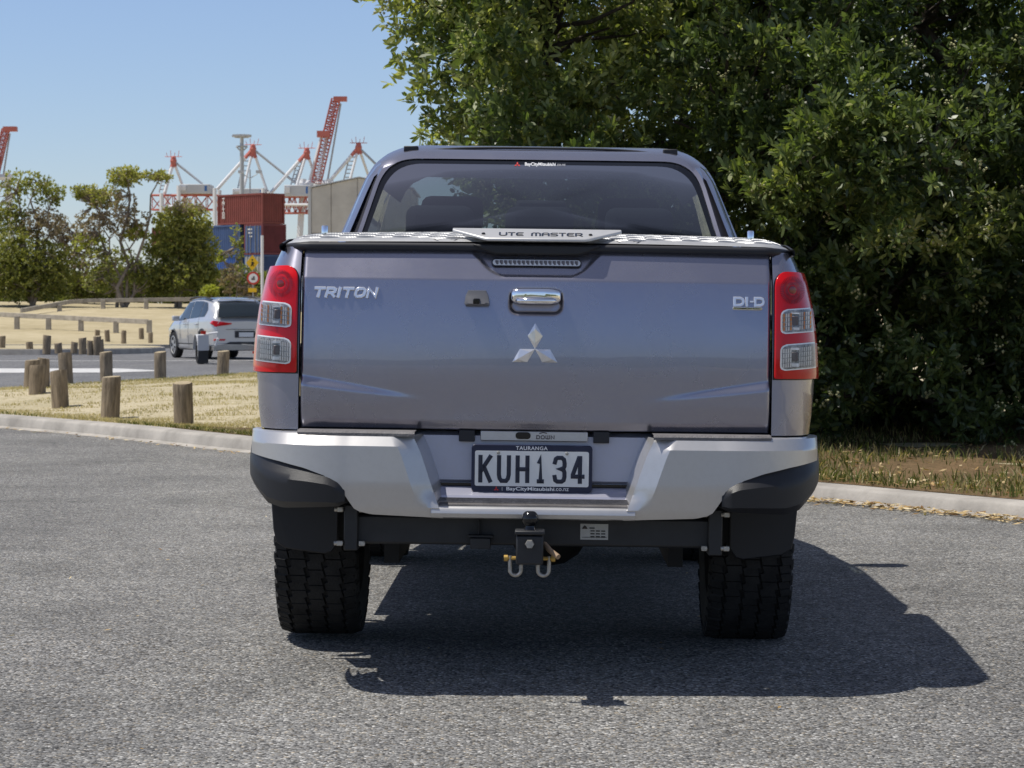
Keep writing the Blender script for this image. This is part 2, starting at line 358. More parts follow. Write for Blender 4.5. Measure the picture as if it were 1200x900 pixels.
# narrow traffic island with its kerb, far lawn kerb, white markings
def isl(off, z):
    P = [(-60, 79 - off), (-14.5, 79 - off)] + [(-14.5 + (3.4 + off) * math.sin(a), 84 - (5 + off) * math.cos(a)) for a in lin(.15, 3.0, 14)] + [(-14.5, 89 + off), (-60, 89 + off)]
    return [(x, y, z) for x, y in P]
a = isl(.15, -.04); b = isl(.12, .13); c = isl(0, .14); n = len(a)
tag(obj('traffic_island_kerb', a + b + c, [(i + k * n, i + 1 + k * n, i + 1 + k * n + n, i + k * n + n) for i in range(n - 1) for k in (0, 1)], M['concrete']), kind='structure')
d = isl(.01, .15); tag(obj('traffic_island', d, [tuple(range(n))], M['drygrass']), kind='structure')
g = G()
for x0, x1 in zip(lin(-70, 30, 41)[:-1], lin(-70, 30, 41)[1:]): g.box(x0, x1 - .02, 95.2, 95.6, -.05, .10)
tag(g.obj('far_kerb', M['concrete']), kind='structure')
mk = obj('give_way_marking', [(-30, 53, -.024), (-8.1, 54.2, -.024), (-7.3, 56, -.024), (-8.6, 58.5, -.024), (-30, 58.2, -.024)], [(0, 1, 2, 3, 4)], M['whitepaint'])
tag(mk, kind='structure')
tag(obj('edge_line', [(-40, 66.5, -.024), (-6, 68.5, -.024), (-6, 68.9, -.024), (-40, 67, -.024)], [(0, 1, 2, 3)], M['whitepaint']), kind='structure')
# low hills beyond the camera's back, mirrored in the paintwork
g = G()
hx = lin(-1400, 1400, 71)
g.grid(lambda x, t: (x, -620 - 260 * t, -1 + (30 + 9 * math.sin(x * .006) + 4 * math.sin(x * .021 + 1) + 2 * math.sin(x * .07)) * math.sin(t * math.pi)), hx, lin(0, 1, 9))
tag(g.obj('hills', m_ground('hill_scrub', [(.3, (.03, .04, .02)), (.5, (.06, .075, .035)), (.7, (.13, .12, .06))], s1=.01, s2=.08), smooth=180), kind='structure')
# ---------------------------------------------------------------- grass blades
M['grass'] = m_leaf('grass_blades', [(0, (.07, .10, .022)), (.3, (.16, .17, .05)), (.5, (.38, .31, .15)), (.8, (.52, .43, .25)), (1, (.64, .56, .38))], .25, .7, .15)
def blades(name, P, h, w, tint, parent=None):
    n = len(P); a = rng.uniform(0, 2 * np.pi, n); lean = rng.uniform(.1, .9, n) * h; la = rng.uniform(0, 2 * np.pi, n)
    dx, dy = np.cos(a) * w, np.sin(a) * w
    tip = P + np.stack([np.cos(la) * lean, np.sin(la) * lean, h], 1)
    mid = P + np.stack([np.cos(la) * lean * .35, np.sin(la) * lean * .35, h * .6], 1)
    off = np.stack([dx, dy, dx * 0], 1)
    V = np.stack([P - off, P + off, mid + off * .7, tip, mid - off * .7], 1).reshape(-1, 3)
    F = np.arange(n * 5).reshape(n, 5); return big_mesh(name, V, F, M['grass'], parent, np.repeat(tint, 5))
def zfield(X, Y):
    return np.array([vp(y, (x - (max(kerbx(y) + .205, farx(y)) if y > 33.2 else kerbx(y) + .205)) / (45 - (max(kerbx(y) + .205, farx(y)) if y > 33.2 else kerbx(y) + .205)))[2] for x, y in zip(X, Y)])
n = 85000
Y = 20.5 + (rng.random(n) ** 1.7) * 28; x0 = np.array([max(kerbx(y) + .23, farx(y) + .15) if y > 33.2 else kerbx(y) + .23 for y in Y]); X = x0 + rng.random(n) ** 1.35 * np.maximum(.5, (-.06 * Y) - x0)
P = np.stack([X, Y, zfield(X, Y) - .01], 1)
edge = np.exp(-(X - x0) / .35); pat = np.sin(X * 1.3 + Y * .8) * np.sin(X * .7 - Y * 1.1)
tint = np.clip(.78 + rng.normal(0, .14, n) - .65 * edge * (rng.random(n) < .6) * (np.sin(X * 2.1 + 1) > -.5) - .22 * (pat > .6), 0, 1)
tag(blades('dry_grass_blades', P, rng.uniform(.008, .035, n) + .03 * edge * rng.random(n), rng.uniform(.002, .006, n), tint), 'short sun-bleached grass on the verge with the timber bollards', 'grass', kind='stuff')
n = 26000
Y = rng.uniform(12.0, 22.5, n); x0 = np.array([kerbx(y) + .24 for y in Y]); X = x0 + rng.random(n) ** 1.6 * 4.5
P = np.stack([X, Y, zfield(X, Y) + .01], 1); keep = (np.sin(X * 2.3 + Y) * np.sin(X * 1.1 - Y * 1.9) + rng.normal(0, .35, n)) > -.15
P = P[keep]; n = len(P)
tag(blades('verge_grass_blades', P, rng.uniform(.03, .12, n) * rng.uniform(.4, 1, n), rng.uniform(.003, .006, n), np.clip(rng.normal(.3, .25, n), 0, 1)), 'thin green and straw grass along the kerb under the big tree', 'grass', kind='stuff')
# fallen leaves against the kerb
def litter(n, Y, X, Z, L):
    a = rng.uniform(0, 2 * np.pi, n); d = np.stack([np.cos(a), np.sin(a), rng.uniform(-.3, .3, n)], 1) * L[:, None]; s_ = np.stack([-np.sin(a), np.cos(a), rng.uniform(-.5, .5, n)], 1) * L[:, None] * .3
    P = np.stack([X, Y, Z], 1); V = np.stack([P - d, P + s_, P + d, P - s_], 1).reshape(-1, 3); return V
M['deadleaf'] = m_leaf('fallen_leaves', [(0, (.16, .08, .03)), (.4, (.38, .25, .10)), (.8, (.58, .45, .25)), (1, (.72, .62, .42))], .1, .8, .2)
n = 1900; Y = rng.uniform(12, 18.8, n); X = np.array([kerbx(y) for y in Y]) - .07 - np.abs(rng.normal(0, .11, n)) - .03
Vl = litter(n, Y, X, rng.uniform(.008, .03, n), rng.uniform(.015, .04, n))
n2 = 160; Y2 = rng.uniform(20.5, 28, n2); X2 = np.array([kerbx(y) for y in Y2]) - .1 - np.abs(rng.normal(0, .08, n2)); Vl2 = litter(n2, Y2, X2, rng.uniform(.008, .02, n2), rng.uniform(.015, .035, n2))
n3 = 1500; Y3 = rng.uniform(12.5, 20, n3); X3 = np.array([kerbx(y) for y in Y3]) + .24 + rng.random(n3) ** 1.5 * 3.5; Vl3 = litter(n3, Y3, X3, zfield(X3, Y3) + .03, rng.uniform(.015, .045, n3))
n4 = 130; Y4 = rng.uniform(6, 15, n4); X4 = rng.uniform(-2.6, 3.2, n4); k = np.array([x < kerbx(y) - .3 for x, y in zip(X4, Y4)]); X4, Y4 = X4[k], Y4[k]; Vl4 = litter(len(X4), Y4, X4, np.array([dip(y) + .008 for y in Y4]), rng.uniform(.006, .017, len(X4)))
V = np.concatenate([Vl, Vl2, Vl3, Vl4]); m = len(V) // 4
tag(big_mesh('fallen_leaves', V, np.arange(m * 4).reshape(m, 4), M['deadleaf'], None, np.repeat(rng.random(m), 4)), 'dry fallen leaves lying along the kerb', 'leaves', kind='stuff')
# ---------------------------------------------------------------- pickup truck
M['paint'] = m_paint('titanium_paint', (.315, .312, .375), .84, .27)
M['silver'] = m_paint('silver_bumper', (.56, .55, .54), .62, .36, .4)
M['badge'] = mat('badge_silver', (.86, .86, .87), .16, .7)
M['chrome'] = mat('chrome', (.92, .92, .93), .06, 1)
M['alu'] = mat('checker_aluminium', (.46, .46, .455), .5, .55, var=.08, vscale=25)
M['aluplate'] = mat('brushed_aluminium', (.60, .59, .57), .45, .6, var=.05, vscale=30)
M['black'] = mat('black_plastic', (.012, .012, .014), .48, bump=.12, bscale=400)
M['blackgloss'] = mat('gloss_black', (.008, .008, .009), .12)
M['seal'] = mat('rubber_seal', (.014, .014, .018), .55)
M['rubber'] = mat('tyre_rubber', (.024, .0235, .023), .82, var=.45, vscale=12, bump=.3, bscale=120, spec=.25)
M['steel'] = mat('painted_steel', (.014, .015, .017), .5, var=.3, vscale=15)
M['galv'] = mat('galvanised_steel', (.42, .40, .36), .45, .8, var=.3, vscale=60)
M['rust'] = mat('brass_pin', (.50, .32, .08), .5, .5)
M['dark'] = mat('underbody', (.012, .012, .012), .8)
M['tread_pad'] = mat('grey_step_tread', (.15, .14, .14), .7, var=.25, vscale=20, bump=.4, bscale=150)
M['red'] = NT('red_lens').set(Base_Color=(.62, .002, .006, 1), Roughness=.15, Coat_Weight=.35, Specular_IOR_Level=.3).m
M['reddark'] = mat('red_lens_shell', (.20, .003, .008), .15, coat=.6)
M['clear'] = m_glass('clear_lens', (.96, .96, .96), .7, .0)
M['refl'] = mat('lamp_reflector', (.90, .90, .89), .25, .2)
M['amber'] = mat('amber_bulb', (.85, .30, .03), .3)
M['lampback'] = mat('lamp_backing', (.30, .30, .30), .3, .3, var=.7, vscale=110)
M['greyplastic'] = mat('grey_plastic', (.13, .13, .14), .4)
M['lampdark'] = mat('lamp_socket', (.12, .10, .10), .3)
M['rearglass'] = m_glass('tinted_rear_glass', (.38, .43, .45), .5, .0)
M['glass'] = m_glass('car_glass', (.62, .68, .68), 1.0, .02)
M['frit'] = mat('black_glass_border', (.006, .007, .010), .04, spec=.6)
M['seatcloth'] = mat('seat_fabric', (.020, .021, .025), .9)
M['trim'] = mat('interior_trim', (.16, .15, .14), .8)
M['platewhite'] = mat('plate_white', (.78, .78, .76), .45)
M['navy'] = mat('navy_plate_frame', (.010, .014, .045), .35)
M['plateblack'] = mat('plate_characters', (.012, .015, .035), .4)
M['white'] = mat('white_print', (.85, .85, .85), .5)
M['redprint'] = mat('red_print', (.65, .03, .03), .5)
M['label'] = mat('data_sticker', (.42, .42, .40), .5, var=.15, vscale=300)

truck = empty('pickup_truck', (.060, 8.4, -.004), R(-.8)); truck.rotation_euler = (0, R(.75), R(-.8))
tag(truck, 'grey dual-cab pickup truck seen from behind, parked on the chipseal', 'pickup truck')
part = lambda name: empty(name, parent=truck)
WZ = [.55, .70, .76, .82, .90, .96, 1.05, 1.15, 1.25, 1.30, 1.345, 1.40]
WX = [.82, .868, .890, .899, .905, .907, .902, .890, .868, .852, .832, .80]
def Wd(z): return ip(z, WZ, WX)
def lean(z): return .40 * max(0, z - 1.245) + .32 * max(0, min(z, 1.245) - .96) ** 2 + .19 * max(0, z - 1.245)
XIN = .749
def yc(x, z, D=.30, n=2.5):           # rear corner: depth of the body surface at x
    t = min(1, max(0, (abs(x) - XIN) / (Wd(z) - XIN)))
    return .032 + lean(z) + D * (1 - (1 - t ** n) ** (1 / n))
# --- bed corners and sides
def bedside(u, z):
    if u <= 1:
        q = u * math.pi / 2; x = XIN + (Wd(z) - XIN) * math.sin(q) ** .8; return (x, yc(x, z), z)
    return (Wd(z), .332 + lean(z) + (u - 1) * (1.60 - .332), z)
us = lin(0, .9, 16) + [.95, .98, 1] + lin(1.03, 2, 40)
zs = lin(.765, 1.345, 30)
AX, AR = 1.01, .44
ok = lambda u, z: u <= 1 or (bedside(u, z)[1] - AX) ** 2 + (z - .40) ** 2 > AR ** 2
g = G(); g.grid(bedside, us, zs, ok)
g.grid(lambda u, k: (XIN, .032 + lean(u) + k, u), zs, [.0, .05])                      # return flange at tailgate gap
g.grid(lambda u, k: (lambda p: (p[0] - .015 * k, p[1] + .02 * k * (u < 1), 1.345 + .006 * k))(bedside(u, 1.345)), us, [0, 1, 4])
g.grid(lambda u, k: (lambda p: (p[0] - .02 * k, p[1] + .02 * k * (u < 1), .765))(bedside(u, .765)), [q for q in us if q <= 1], [0, 1, 2])
both(g, 'bed_side', M['paint'], truck, smooth=40)
# lower bed skirts and arch flares
for ya, yb in ((.332, AX), (AX, 1.60)):
    g = G(); g.grid(lambda y, z: (Wd(z), y, z), lin(ya, yb, 24), lin(.56, .765, 9), lambda y, z: (y - AX) ** 2 + (z - .40) ** 2 > AR ** 2); both(g, 'bed_skirt', M['paint'], truck, smooth=40)
for yy in (AX, AX + 3.0):
    g = G(); g.tube([(Wd(max(.56, .40 + .445 * math.sin(a))) + .004, yy + .445 * math.cos(a), .40 + .445 * math.sin(a)) for a in lin(-.05, math.pi + .05, 25)], .022, 8)
    both(g, 'arch_flare', M['paint'], truck, smooth=60)
    g = G(); g.grid(lambda a, x: (x, yy + .44 * math.cos(a), .40 + .44 * math.sin(a)), lin(-.05, math.pi + .05, 20), [.5, .87]); g.box(.45, .5, yy - .5, yy + .5, .3, .86)
    both(g, 'wheel_liner', M['dark'], truck)
G().box(-.745, .745, .10, .14, .70, 1.31).obj('bed_rear_frame', M['dark'], truck)
G().box(-.74, .74, .14, 1.56, .72, .76).obj('bed_floor', M['dark'], truck)

# --- tailgate, one fine sheet with crease, character sweeps and handle pocket
TGX, TZ0, TZ1 = .743, .772, 1.343
def rrect(x, z, cx, cz, hw, hh, r):
    dx, dz = abs(x - cx) - hw + r, abs(z - cz) - hh + r
    return math.hypot(max(dx, 0), max(dz, 0)) + min(max(dx, dz), 0) - r      # signed distance
def tg(x, z):
    ax = abs(x); y = .032 * (ax / .749) ** 2 + lean(z)
    zc = ip(ax, [.34, .743], [.868, .922]); a = .014 * sst((ax - .33) / .4); w = ip(ax, [.34, .743], [.016, .036])
    y -= a * sst((zc + w / 2 - z) / w)
    y += .010 * sst((.86 - z) / .09) * sst((ax - .2) / .5) * .8 + .012 * sst((.80 - z) / .03)
    y += .006 * sst((.97 - z) / .2)
    # brake-light recess: its rim runs down from the lid edge and along below the lamp
    d = rrect(x, z, 0, 1.345, ip(z, [1.26, 1.345], [.135, .21]), .086, .03); y += .006 * sst((.006 - d) / .012)
    d = rrect(x, z, .0, 1.178, .083, .038, .026); y += .022 * sst((.004 - d) / .010)
    e = max(ax - (TGX - .012), 0) / .012; y += .010 * e * e
    return y
def tgp(x, z): return (x, tg(x, z), z)
tailgate = G().grid(tgp, lin(-TGX, TGX, 331), lin(TZ0, TZ1, 129)).obj('tailgate', M['paint'], truck, smooth=180)
m = tailgate.modifiers.new('s', 'SOLIDIFY'); m.thickness = .03; m.offset = 1 if False else -1
# handle
g = G()
hb = [(.079 * math.copysign(abs(math.cos(a)) ** .45, math.cos(a)), 1.196 + .026 * math.copysign(abs(math.sin(a)) ** .55, math.sin(a))) for a in lin(0, 2 * math.pi, 41)[:-1]]
def dome(g, outline, y0, dep, cx, cz, rings=((1, 0), (1, .55), (.95, .85), (.8, 1), (.4, 1.04))):
    n = len(outline); V = []; F = []
    for k, d in rings:
        V += [(cx + (x - cx) * k, y0 - dep * d, cz + (z - cz) * (k if k > .9 else k)) for x, z in outline]
    for i in range(len(rings) - 1):
        F += [(i * n + j, i * n + (j + 1) % n, (i + 1) * n + (j + 1) % n, (i + 1) * n + j) for j in range(n)]
    F.append(tuple((len(rings) - 1) * n + j for j in range(n))); return g.add(V, F)
handle = dome(G(), hb, tg(.12, 1.198) + .008, .034, 0, 1.198).obj('handle', M['chrome'], tailgate, smooth=50)
g = G(); g.tube([(-.058, tg(.12, 1.18) - .022, 1.181), (-.05, tg(.12, 1.18) - .036, 1.181), (.05, tg(.12, 1.18) - .036, 1.181), (.058, tg(.12, 1.18) - .022, 1.181)], [.008, .011, .011, .008], 10); g.obj('handle_grip', M['chrome'], tailgate, smooth=60)
# reversing camera housing
nb = [(-.040, .0), (-.036, .026), (-.028, .042), (.028, .042), (.036, .026), (.040, .0), (.036, -.006), (-.036, -.006)]
nb = [(x - .186, z + 1.170) for x, z in nb]
cm = G(); V = []; n = len(nb)
cx, cz = -.186, 1.187
V = [(x, tg(x, z) + .002, z) for x, z in nb] + [(cx + (x - cx) * .97, tg(x, z) - (.024 if z < 1.185 else .016), cz + (z - cz) * .97) for x, z in nb] + [(cx + (x - cx) * .7, tg(x, z) - (.028 if z < 1.185 else .020), cz + (z - cz) * .62 - .003) for x, z in nb]
F = [(i + k * n, (i + 1) % n + k * n, (i + 1) % n + k * n + n, i + k * n + n) for i in range(n) for k in (0, 1)] + [tuple(range(2 * n, 3 * n))]
revcam = obj('reversing_camera', V, F, M['greyplastic'], tailgate, smooth=35)
G().box(-.198, -.176, tg(-.187, 1.177) - .0305, tg(-.187, 1.177) - .015, 1.168, 1.186).obj('camera_lens', M['blackgloss'], tailgate, bevel=.003)
# emblem: three ridged chrome rhombi
g = G(); L = .0475; c0 = Vector((-.001, 1.029))
for k in range(3):
    a0 = math.pi / 2 + k * 2 * math.pi / 3
    dv = lambda a: Vector((math.cos(a), math.sin(a)))
    p = [c0, c0 + L * dv(a0 - math.pi / 6), c0 + L * (dv(a0 - math.pi / 6) + dv(a0 + math.pi / 6)), c0 + L * dv(a0 + math.pi / 6)]
    ce = (p[0] + p[2]) / 2; yy = tg(ce.x, ce.y)
    V = [(q.x, yy + .002, q.y) for q in p] + [(q.x, yy - .004, q.y) for q in p] + [(ce.x + (q.x - ce.x) * (.55 if i % 2 == 0 else 0), yy - .0105, ce.y + (q.y - ce.y) * (.55 if i % 2 == 0 else 0)) for i, q in enumerate(p)]
    r0, r2 = V[8], V[10]; V = V[:8] + [r0, r2]
    g.add(V, [(0, 1, 5, 4), (1, 2, 6, 5), (2, 3, 7, 6), (3, 0, 4, 7), (4, 5, 8), (5, 6, 9), (5, 9, 8), (6, 7, 9), (7, 4, 8), (7, 8, 9)])
g.obj('emblem', M['badge'], tailgate)
# badges
tf = lambda x, z: tg(x, z)
x = -.703
widths = {'T': .026, 'R': .024, 'I': .004, 'O': .027, 'N': .025}
for ch in 'TRITON':
    g = G(); glyph(g, ch, x, 1.188, widths[ch], .0245, .0056, .007, tf, shear=.25); g.obj('badge_letter', M['badge'], tailgate, smooth=30)
    x += widths[ch] + .0125
x = .628
for ch, w in (('D', .026), ('I', .006), ('-', .006), ('D', .026)):
    g = G(); glyph(g, ch, x, 1.176, w,   .022, .0048 if ch != '-' else .003, .006, tf); g.obj('badge_letter', M['badge'], tailgate, smooth=30); x += w + .009
G().prism([(.623, 1.161), (.713, 1.161), (.716, 1.1655), (.713, 1.170), (.623, 1.170), (.620, 1.1655)], tg(.668, 1.165) - .006, tg(.668, 1.165) + .003, 'y').obj('badge_bar', M['chrome'], tailgate, bevel=.0015)
text_mesh('badge_lettering', 'COMMON RAIL', .080, .0055, Matrix.Translation((.668, tg(.668, 1.1655) - .0061, 1.1655)), M['blackgloss'], tailgate, .0006, offset=.02)
# high brake light
bl = [(.140 * math.copysign(min(1, abs(math.cos(a)) * 1.0 + (abs(math.cos(a)) > .02) * .93 * (1 - abs(math.cos(a)))), math.cos(a)), math.sin(a)) for a in lin(0, 2 * math.pi, 33)[:-1]]
def pill(hw, hh, cx, cz, n=10):
    return [(cx + hw - hh + hh * math.sin(a), cz + hh * math.cos(a)) for a in lin(0, math.pi, n)] + [(cx - hw + hh - hh * math.sin(a), cz - hh * math.cos(a)) for a in lin(0, math.pi, n)]
def sheet(g, outline, fy, off, dep): # thin plate following the tailgate surface
    n = len(outline); V = [(x, fy(x, z) + .01, z) for x, z in outline] + [(x, fy(x, z) - off - dep, z) for x, z in outline]
    return g.add(V, [(i, (i + 1) % n, (i + 1) % n + n, i + n) for i in range(n)] + [tuple(range(n, 2 * n))])
zb = 1.302
fyb = lambda x, z: tg(.0, zb) - .002 + .55 * (z - zb)
brake = sheet(G(), pill(.143, .0125, 0, zb), fyb, 0, .004).obj('brake_light', M['blackgloss'], tailgate)
sheet(G(), pill(.139, .0092, 0, zb), fyb, .004, .0015).obj('lamp_backing', M['refl'], brake)
g = G()
for i in range(19):
    xx = -.126 + i * .014; h = .007
    g.add([(xx - .005, fyb(0, zb) - .0065, zb - h), (xx + .002, fyb(0, zb) - .0105, zb - h), (xx + .002, fyb(0, zb) - .0075, zb + h), (xx - .005, fyb(0, zb) - .0035 - .0015, zb + h)], [(0, 1, 2, 3)])
    g.box(xx + .0025, xx + .005, fyb(0, zb) - .009, fyb(0, zb) - .004, zb - h, zb + h)
g.obj('lamp_facets', M['lampdark'], brake)['kind'] = 'stuff'
sheet(G(), pill(.141, .0108, 0, zb), fyb, .009, .003).obj('clear_lens', M['clear'], brake)

# --- tail lights on the corner surface
def patch(g, xl, xr, zs, na, off):
    V = []; n = na
    for z in zs:
        a, b = xl(z), xr(z)
        for t in lin(0, 1, na):
            x = a + (b - a) * t; e = .004; y = yc(x, z)
            dx = (yc(x + e, z) - yc(x - e, z)) / (2 * e); dz = (yc(x, z + e) - yc(x, z - e)) / (2 * e)
            nn = Vector((dx, -1, dz)).normalized(); V.append(Vector((x, y, z)) + nn * off)
    return g.add(V, [(i * n + j, i * n + j + 1, (i + 1) * n + j + 1, (i + 1) * n + j) for i in range(len(zs) - 1) for j in range(n - 1)])
def corner(z, z0, z1, r0, r1):         # how far a side pulls in near rounded ends
    d = 0
    if r0 and z - z0 < r0: d = max(d, r0 - math.sqrt(max(0, r0 * r0 - (r0 - (z - z0)) ** 2)))
    if r1 and z1 - z < r1: d = max(d, r1 - math.sqrt(max(0, r1 * r1 - (r1 - (z1 - z)) ** 2)))
    return d
LZ0, LZ1 = .945, 1.278
def ys(x, z, off):
    e = .003; dx = (yc(x + e, z) - yc(x - e, z)) / (2 * e); return yc(x, z) - off * math.sqrt(1 + dx * dx)
for sgn in (1, -1):
    def mk(g, name, mt, par, **k):
        if sgn > 0: return g.obj(name, mt, par, **k)
        V, F = g.mirror(); return obj(name, V, F, mt, par, **k)
    zz = [LZ0 + (LZ1 - LZ0) * sst(t) for t in lin(0, 1, 40)]
    out = lambda z: Wd(z) - .002
    g = patch(G(), lambda z: .7505 + .75 * corner(z, LZ0 - .004, LZ1 + .004, 0, .05), out, lin(LZ0 - .004, LZ1 + .004, 44), 16, .003)
    lamp = mk(g, 'tail_light', M['blackgloss'], truck, smooth=60); lamp['label'] = 'right tail light with red, amber and clear lenses' if sgn > 0 else 'left tail light with red, amber and clear lenses'
    g = patch(G(), lambda z: .7545 + .75 * corner(z, LZ0, LZ1, .006, .046), lambda z: out(z) - .35 * corner(z, LZ0, LZ1, .02, .03), zz, 26, .013)
    rl = mk(g, 'red_lens', M['red'], lamp, smooth=180, solid=.008)
    # round brake bulb seen through the red lens, faceted ring about it
    g = G(); cx, cz = .812, 1.226
    for rr, w_, m_ in ((.0125, .0125, 0),):
        V = [(cx, ys(cx, cz, .0165), cz)]
        for k in range(24): a = k * math.pi / 12; V.append((cx + .0125 * math.cos(a), ys(cx + .0125 * math.cos(a), cz, .0145), cz + .0125 * math.sin(a)))
        g.add(V, [(0, 1 + k, 1 + (k + 1) % 24) for k in range(24)])
    mk(g, 'bulb', M['reddark'], lamp, smooth=60)
    g = G()
    for k in range(44):
        a = k * 2 * math.pi / 44; 
        for r0, r1 in ((.017, .028), (.030, .044)):
            pts = []
            for r_, da in ((r0, -.045), (r1, -.03), (r1, .03), (r0, .045)):
                xx, z_ = cx + r_ * math.cos(a + da) * .95, cz + r_ * math.sin(a + da)
                xx = min(xx, out(z_) - .012); pts.append((xx, ys(xx, z_, .0142 + .003 * (r_ == r1)), z_))
            g.add(pts, [(0, 1, 2, 3)])
    mk(g, 'lens_facets', M['reddark'], lamp)['kind'] = 'stuff'
    for (za, zb_, sl_) in ((1.093, 1.163, .10), (.977, 1.052, .10)):
        # windows: silver rim, reflector, ribs, bulb, clear cover; edges slope down toward the inside
        def zmap(x, z): return z + (x - .82) * -.12 * -1
        def win(grow, off, na=14):
            g = G(); V = []; zl = lin(za - grow, zb_ + grow, 20)
            for z in zl:
                a = .775 - grow + .9 * corner(z, za - grow, zb_ + grow, .016, .02); b = Wd(z) - .025 + grow * .4
                for t in lin(0, 1, na):
                    x = a + (b - a) * t; z2 = z + (x - .82) * .10; e = .004; b_ = min(x, Wd(z2) - .006)
                    dx = (yc(b_ + e, z2) - yc(b_ - e, z2)) / (2 * e); nn = Vector((dx, -1, .1)).normalized(); V.append(Vector((b_, yc(b_, z2), z2)) + nn * off)
            return g.add(V, [(i * na + j, i * na + j + 1, (i + 1) * na + j + 1, (i + 1) * na + j) for i in range(19) for j in range(na - 1)])
        rim = mk(win(.004, .0145), 'window_rim', M['refl'], lamp, smooth=60)
        mk(win(0, .0155), 'reflector', M['lampback'], lamp, smooth=60)
        g = G(); ga = G(); gs = G()
        for i in range(14):
            xx = .776 + i * .0075
            if .806 < xx < .832: continue
            w_ = .0044
            for q in range(4):
                z0 = za + .007 + q * (zb_ - za - .014) / 4; z1 = z0 + (zb_ - za - .014) / 4 - .002
                P4 = []
                for xq, zq, o_ in ((xx - w_ / 2, z0, .0165), (xx + w_ / 2, z0, .0165), (xx + w_ / 2, z1, .0195), (xx - w_ / 2, z1, .0195)):
                    zq += (xq - .82) * .10; xq = min(xq, Wd(zq) - .012); P4.append((xq, ys(xq, zq, o_), zq))
                (ga if (za > 1 and i % 3 == 1) else g).add(P4, [(0, 1, 2, 3)])
        mk(g, 'reflector_ribs', M['refl'], lamp)['kind'] = 'stuff'
        if ga.V: mk(ga, 'amber_ribs', M['amber'], lamp)['kind'] = 'stuff'
        zm = (za + zb_) / 2
        for rr in (1,):
            mk(G().box(.806, .832, ys(.82, zm, .020), yc(.82, zm) - .010, zm + .022, zb_ - .008), 'reflector_panel', M['refl'], lamp); mk(G().box(.806, .832, ys(.82, zm, .020), yc(.82, zm) - .010, za + .007, zm - .02), 'reflector_panel', M['refl'], lamp)
        G_ = G().box(.809, .829, ys(.82, zm, .021), yc(.82, zm) - .010, zm - .014, zm + .016); mk(G_, 'bulb', M['lampdark'], lamp, bevel=.003)
        mk(win(.001, .0225), 'clear_lens', M['clear'], lamp, smooth=180)

# --- bumper
def by(x):                              # plan line of the bumper face
    ax = abs(x); t = max(0, (ax - .58) / (.915 - .58)); return -.135 + .02 * (ax / .58) ** 2 * (ax < .58) + .02 * (ax >= .58) + .34 * (1 - (1 - min(1, t) ** 2.3) ** (1 / 2.3))
ZT = .757
def prof(z): return .75 * max(0, z - .722) + .2 * max(0, .60 - z) + .4 * max(0, .525 - z)
def bin_(z): return ip(z, [.50, .545, .60, .70, ZT], [.28, .298, .318, .352, .378])
def bbot(x):                            # lower edge of the silver
    return ip(abs(x), [.30, .40, .55, .585, .62, .66, .72, .80, .90], [.497, .50, .508, .52, .595, .628, .650, .668, .685])
xt = lin(0, .12, 7) + lin(.12, 1, 46)[1:]; zt = lin(0, .8, 15) + [.86, .93, 1]
def wing(a, b):
    z_ = .5; x = None
    # a runs from the inner edge outward, b from the lower edge up
    xo = .915
    xm = bin_(ZT) + (.062 * a / .12 if a <= .12 else .062 + (xo - bin_(ZT) - .062) * (a - .12) / .88)
    zb_ = bbot(xm); z = zb_ + (.722 - zb_) * b / .8 if b <= .8 else .722 + (ZT - .722) * (b - .8) / .2
    x = xm - (bin_(ZT) - bin_(z)) * (1 - max(0, a - .12) / .88) ** 3
    return (x, by(x) + prof(z) + .48 * max(0, bin_(z) + .062 - x) * min(1, max(0, (z - .53) / .05)) * min(1, max(.25, (ZT - z) / .035)), z)
g = G(); g.grid(wing, xt, zt)
g.grid(lambda a, k: (lambda p: (p[0] - .01 * k * (p[0] > .8), p[1] + .012 * k if k < 3 else max(p[1], .11), ZT + .003 * min(k, 1)))(wing(a, 1)), xt, [0, 1, 2, 3])
g.grid(lambda b, k: (lambda p: (p[0] + (-.030 + .0) * k, p[1] + .17 * k, p[2]))(wing(0, b)), zt, lin(0, 1, 5))
g.grid(lambda a, k: (lambda p: (p[0], p[1] + .10 * k, p[2] + .0 * k))(wing(a, 0)), xt, [0, 1])
bumper = part('bumper')
both(g, 'bumper_wing', M['silver'], bumper, smooth=24)
# centre: number plate recess, lower lip, step and front lip
cp = [(.075, .765), (.045, .752), (.040, .612), (.046, .603), (.046, .594), (.020, .590), (-.016, .566), (-.022, .556)]
g = G(); g.grid(lambda x, k: (x * (.335 + .12 * (cp[k][1] - .556)) / .345 , cp[k][0], cp[k][1]), lin(-.37, .37, 21), range(len(cp))); g.obj('recess_panel', m_paint('silver_in_sky_shade', (.46, .46, .55), .5, .34, .6), bumper, smooth=25)  # silver panel; the blue of sky-lit shade is put into its colour
G().box(-.352, .352, .030, .044, .5945, .6025).obj('recess_groove', M['blackgloss'], bumper)
lp = [(-.022, .5555), (-.110, .537), (-.117, .530), (-.120, .516), (-.112, .503), (-.09, .498), (-.02, .498)]
def lipx(x, k): return (x, lp[k][0] + (.006 * (abs(x) / .4) ** 2), lp[k][1])
g = G(); g.grid(lipx, lin(-.318, .318, 21), range(len(lp))); g.obj('bumper_lip', M['silver'], bumper, smooth=40)
g = G(); g.add([(-.318, -.034, .5560), (.318, -.034, .5560), (.330, -.104, .5412), (-.330, -.104, .5412)], [(0, 1, 2, 3)])
st = g.obj('step_tread', M['tread_pad'], bumper, solid=-.004)
g = G()
for i in range(4): yy = -.046 - i * .016; zz_ = .5605 - (i * .016 + .012) * .175; g.box(-.312, .312, yy - .005, yy, zz_ - .001, zz_ + .0025)
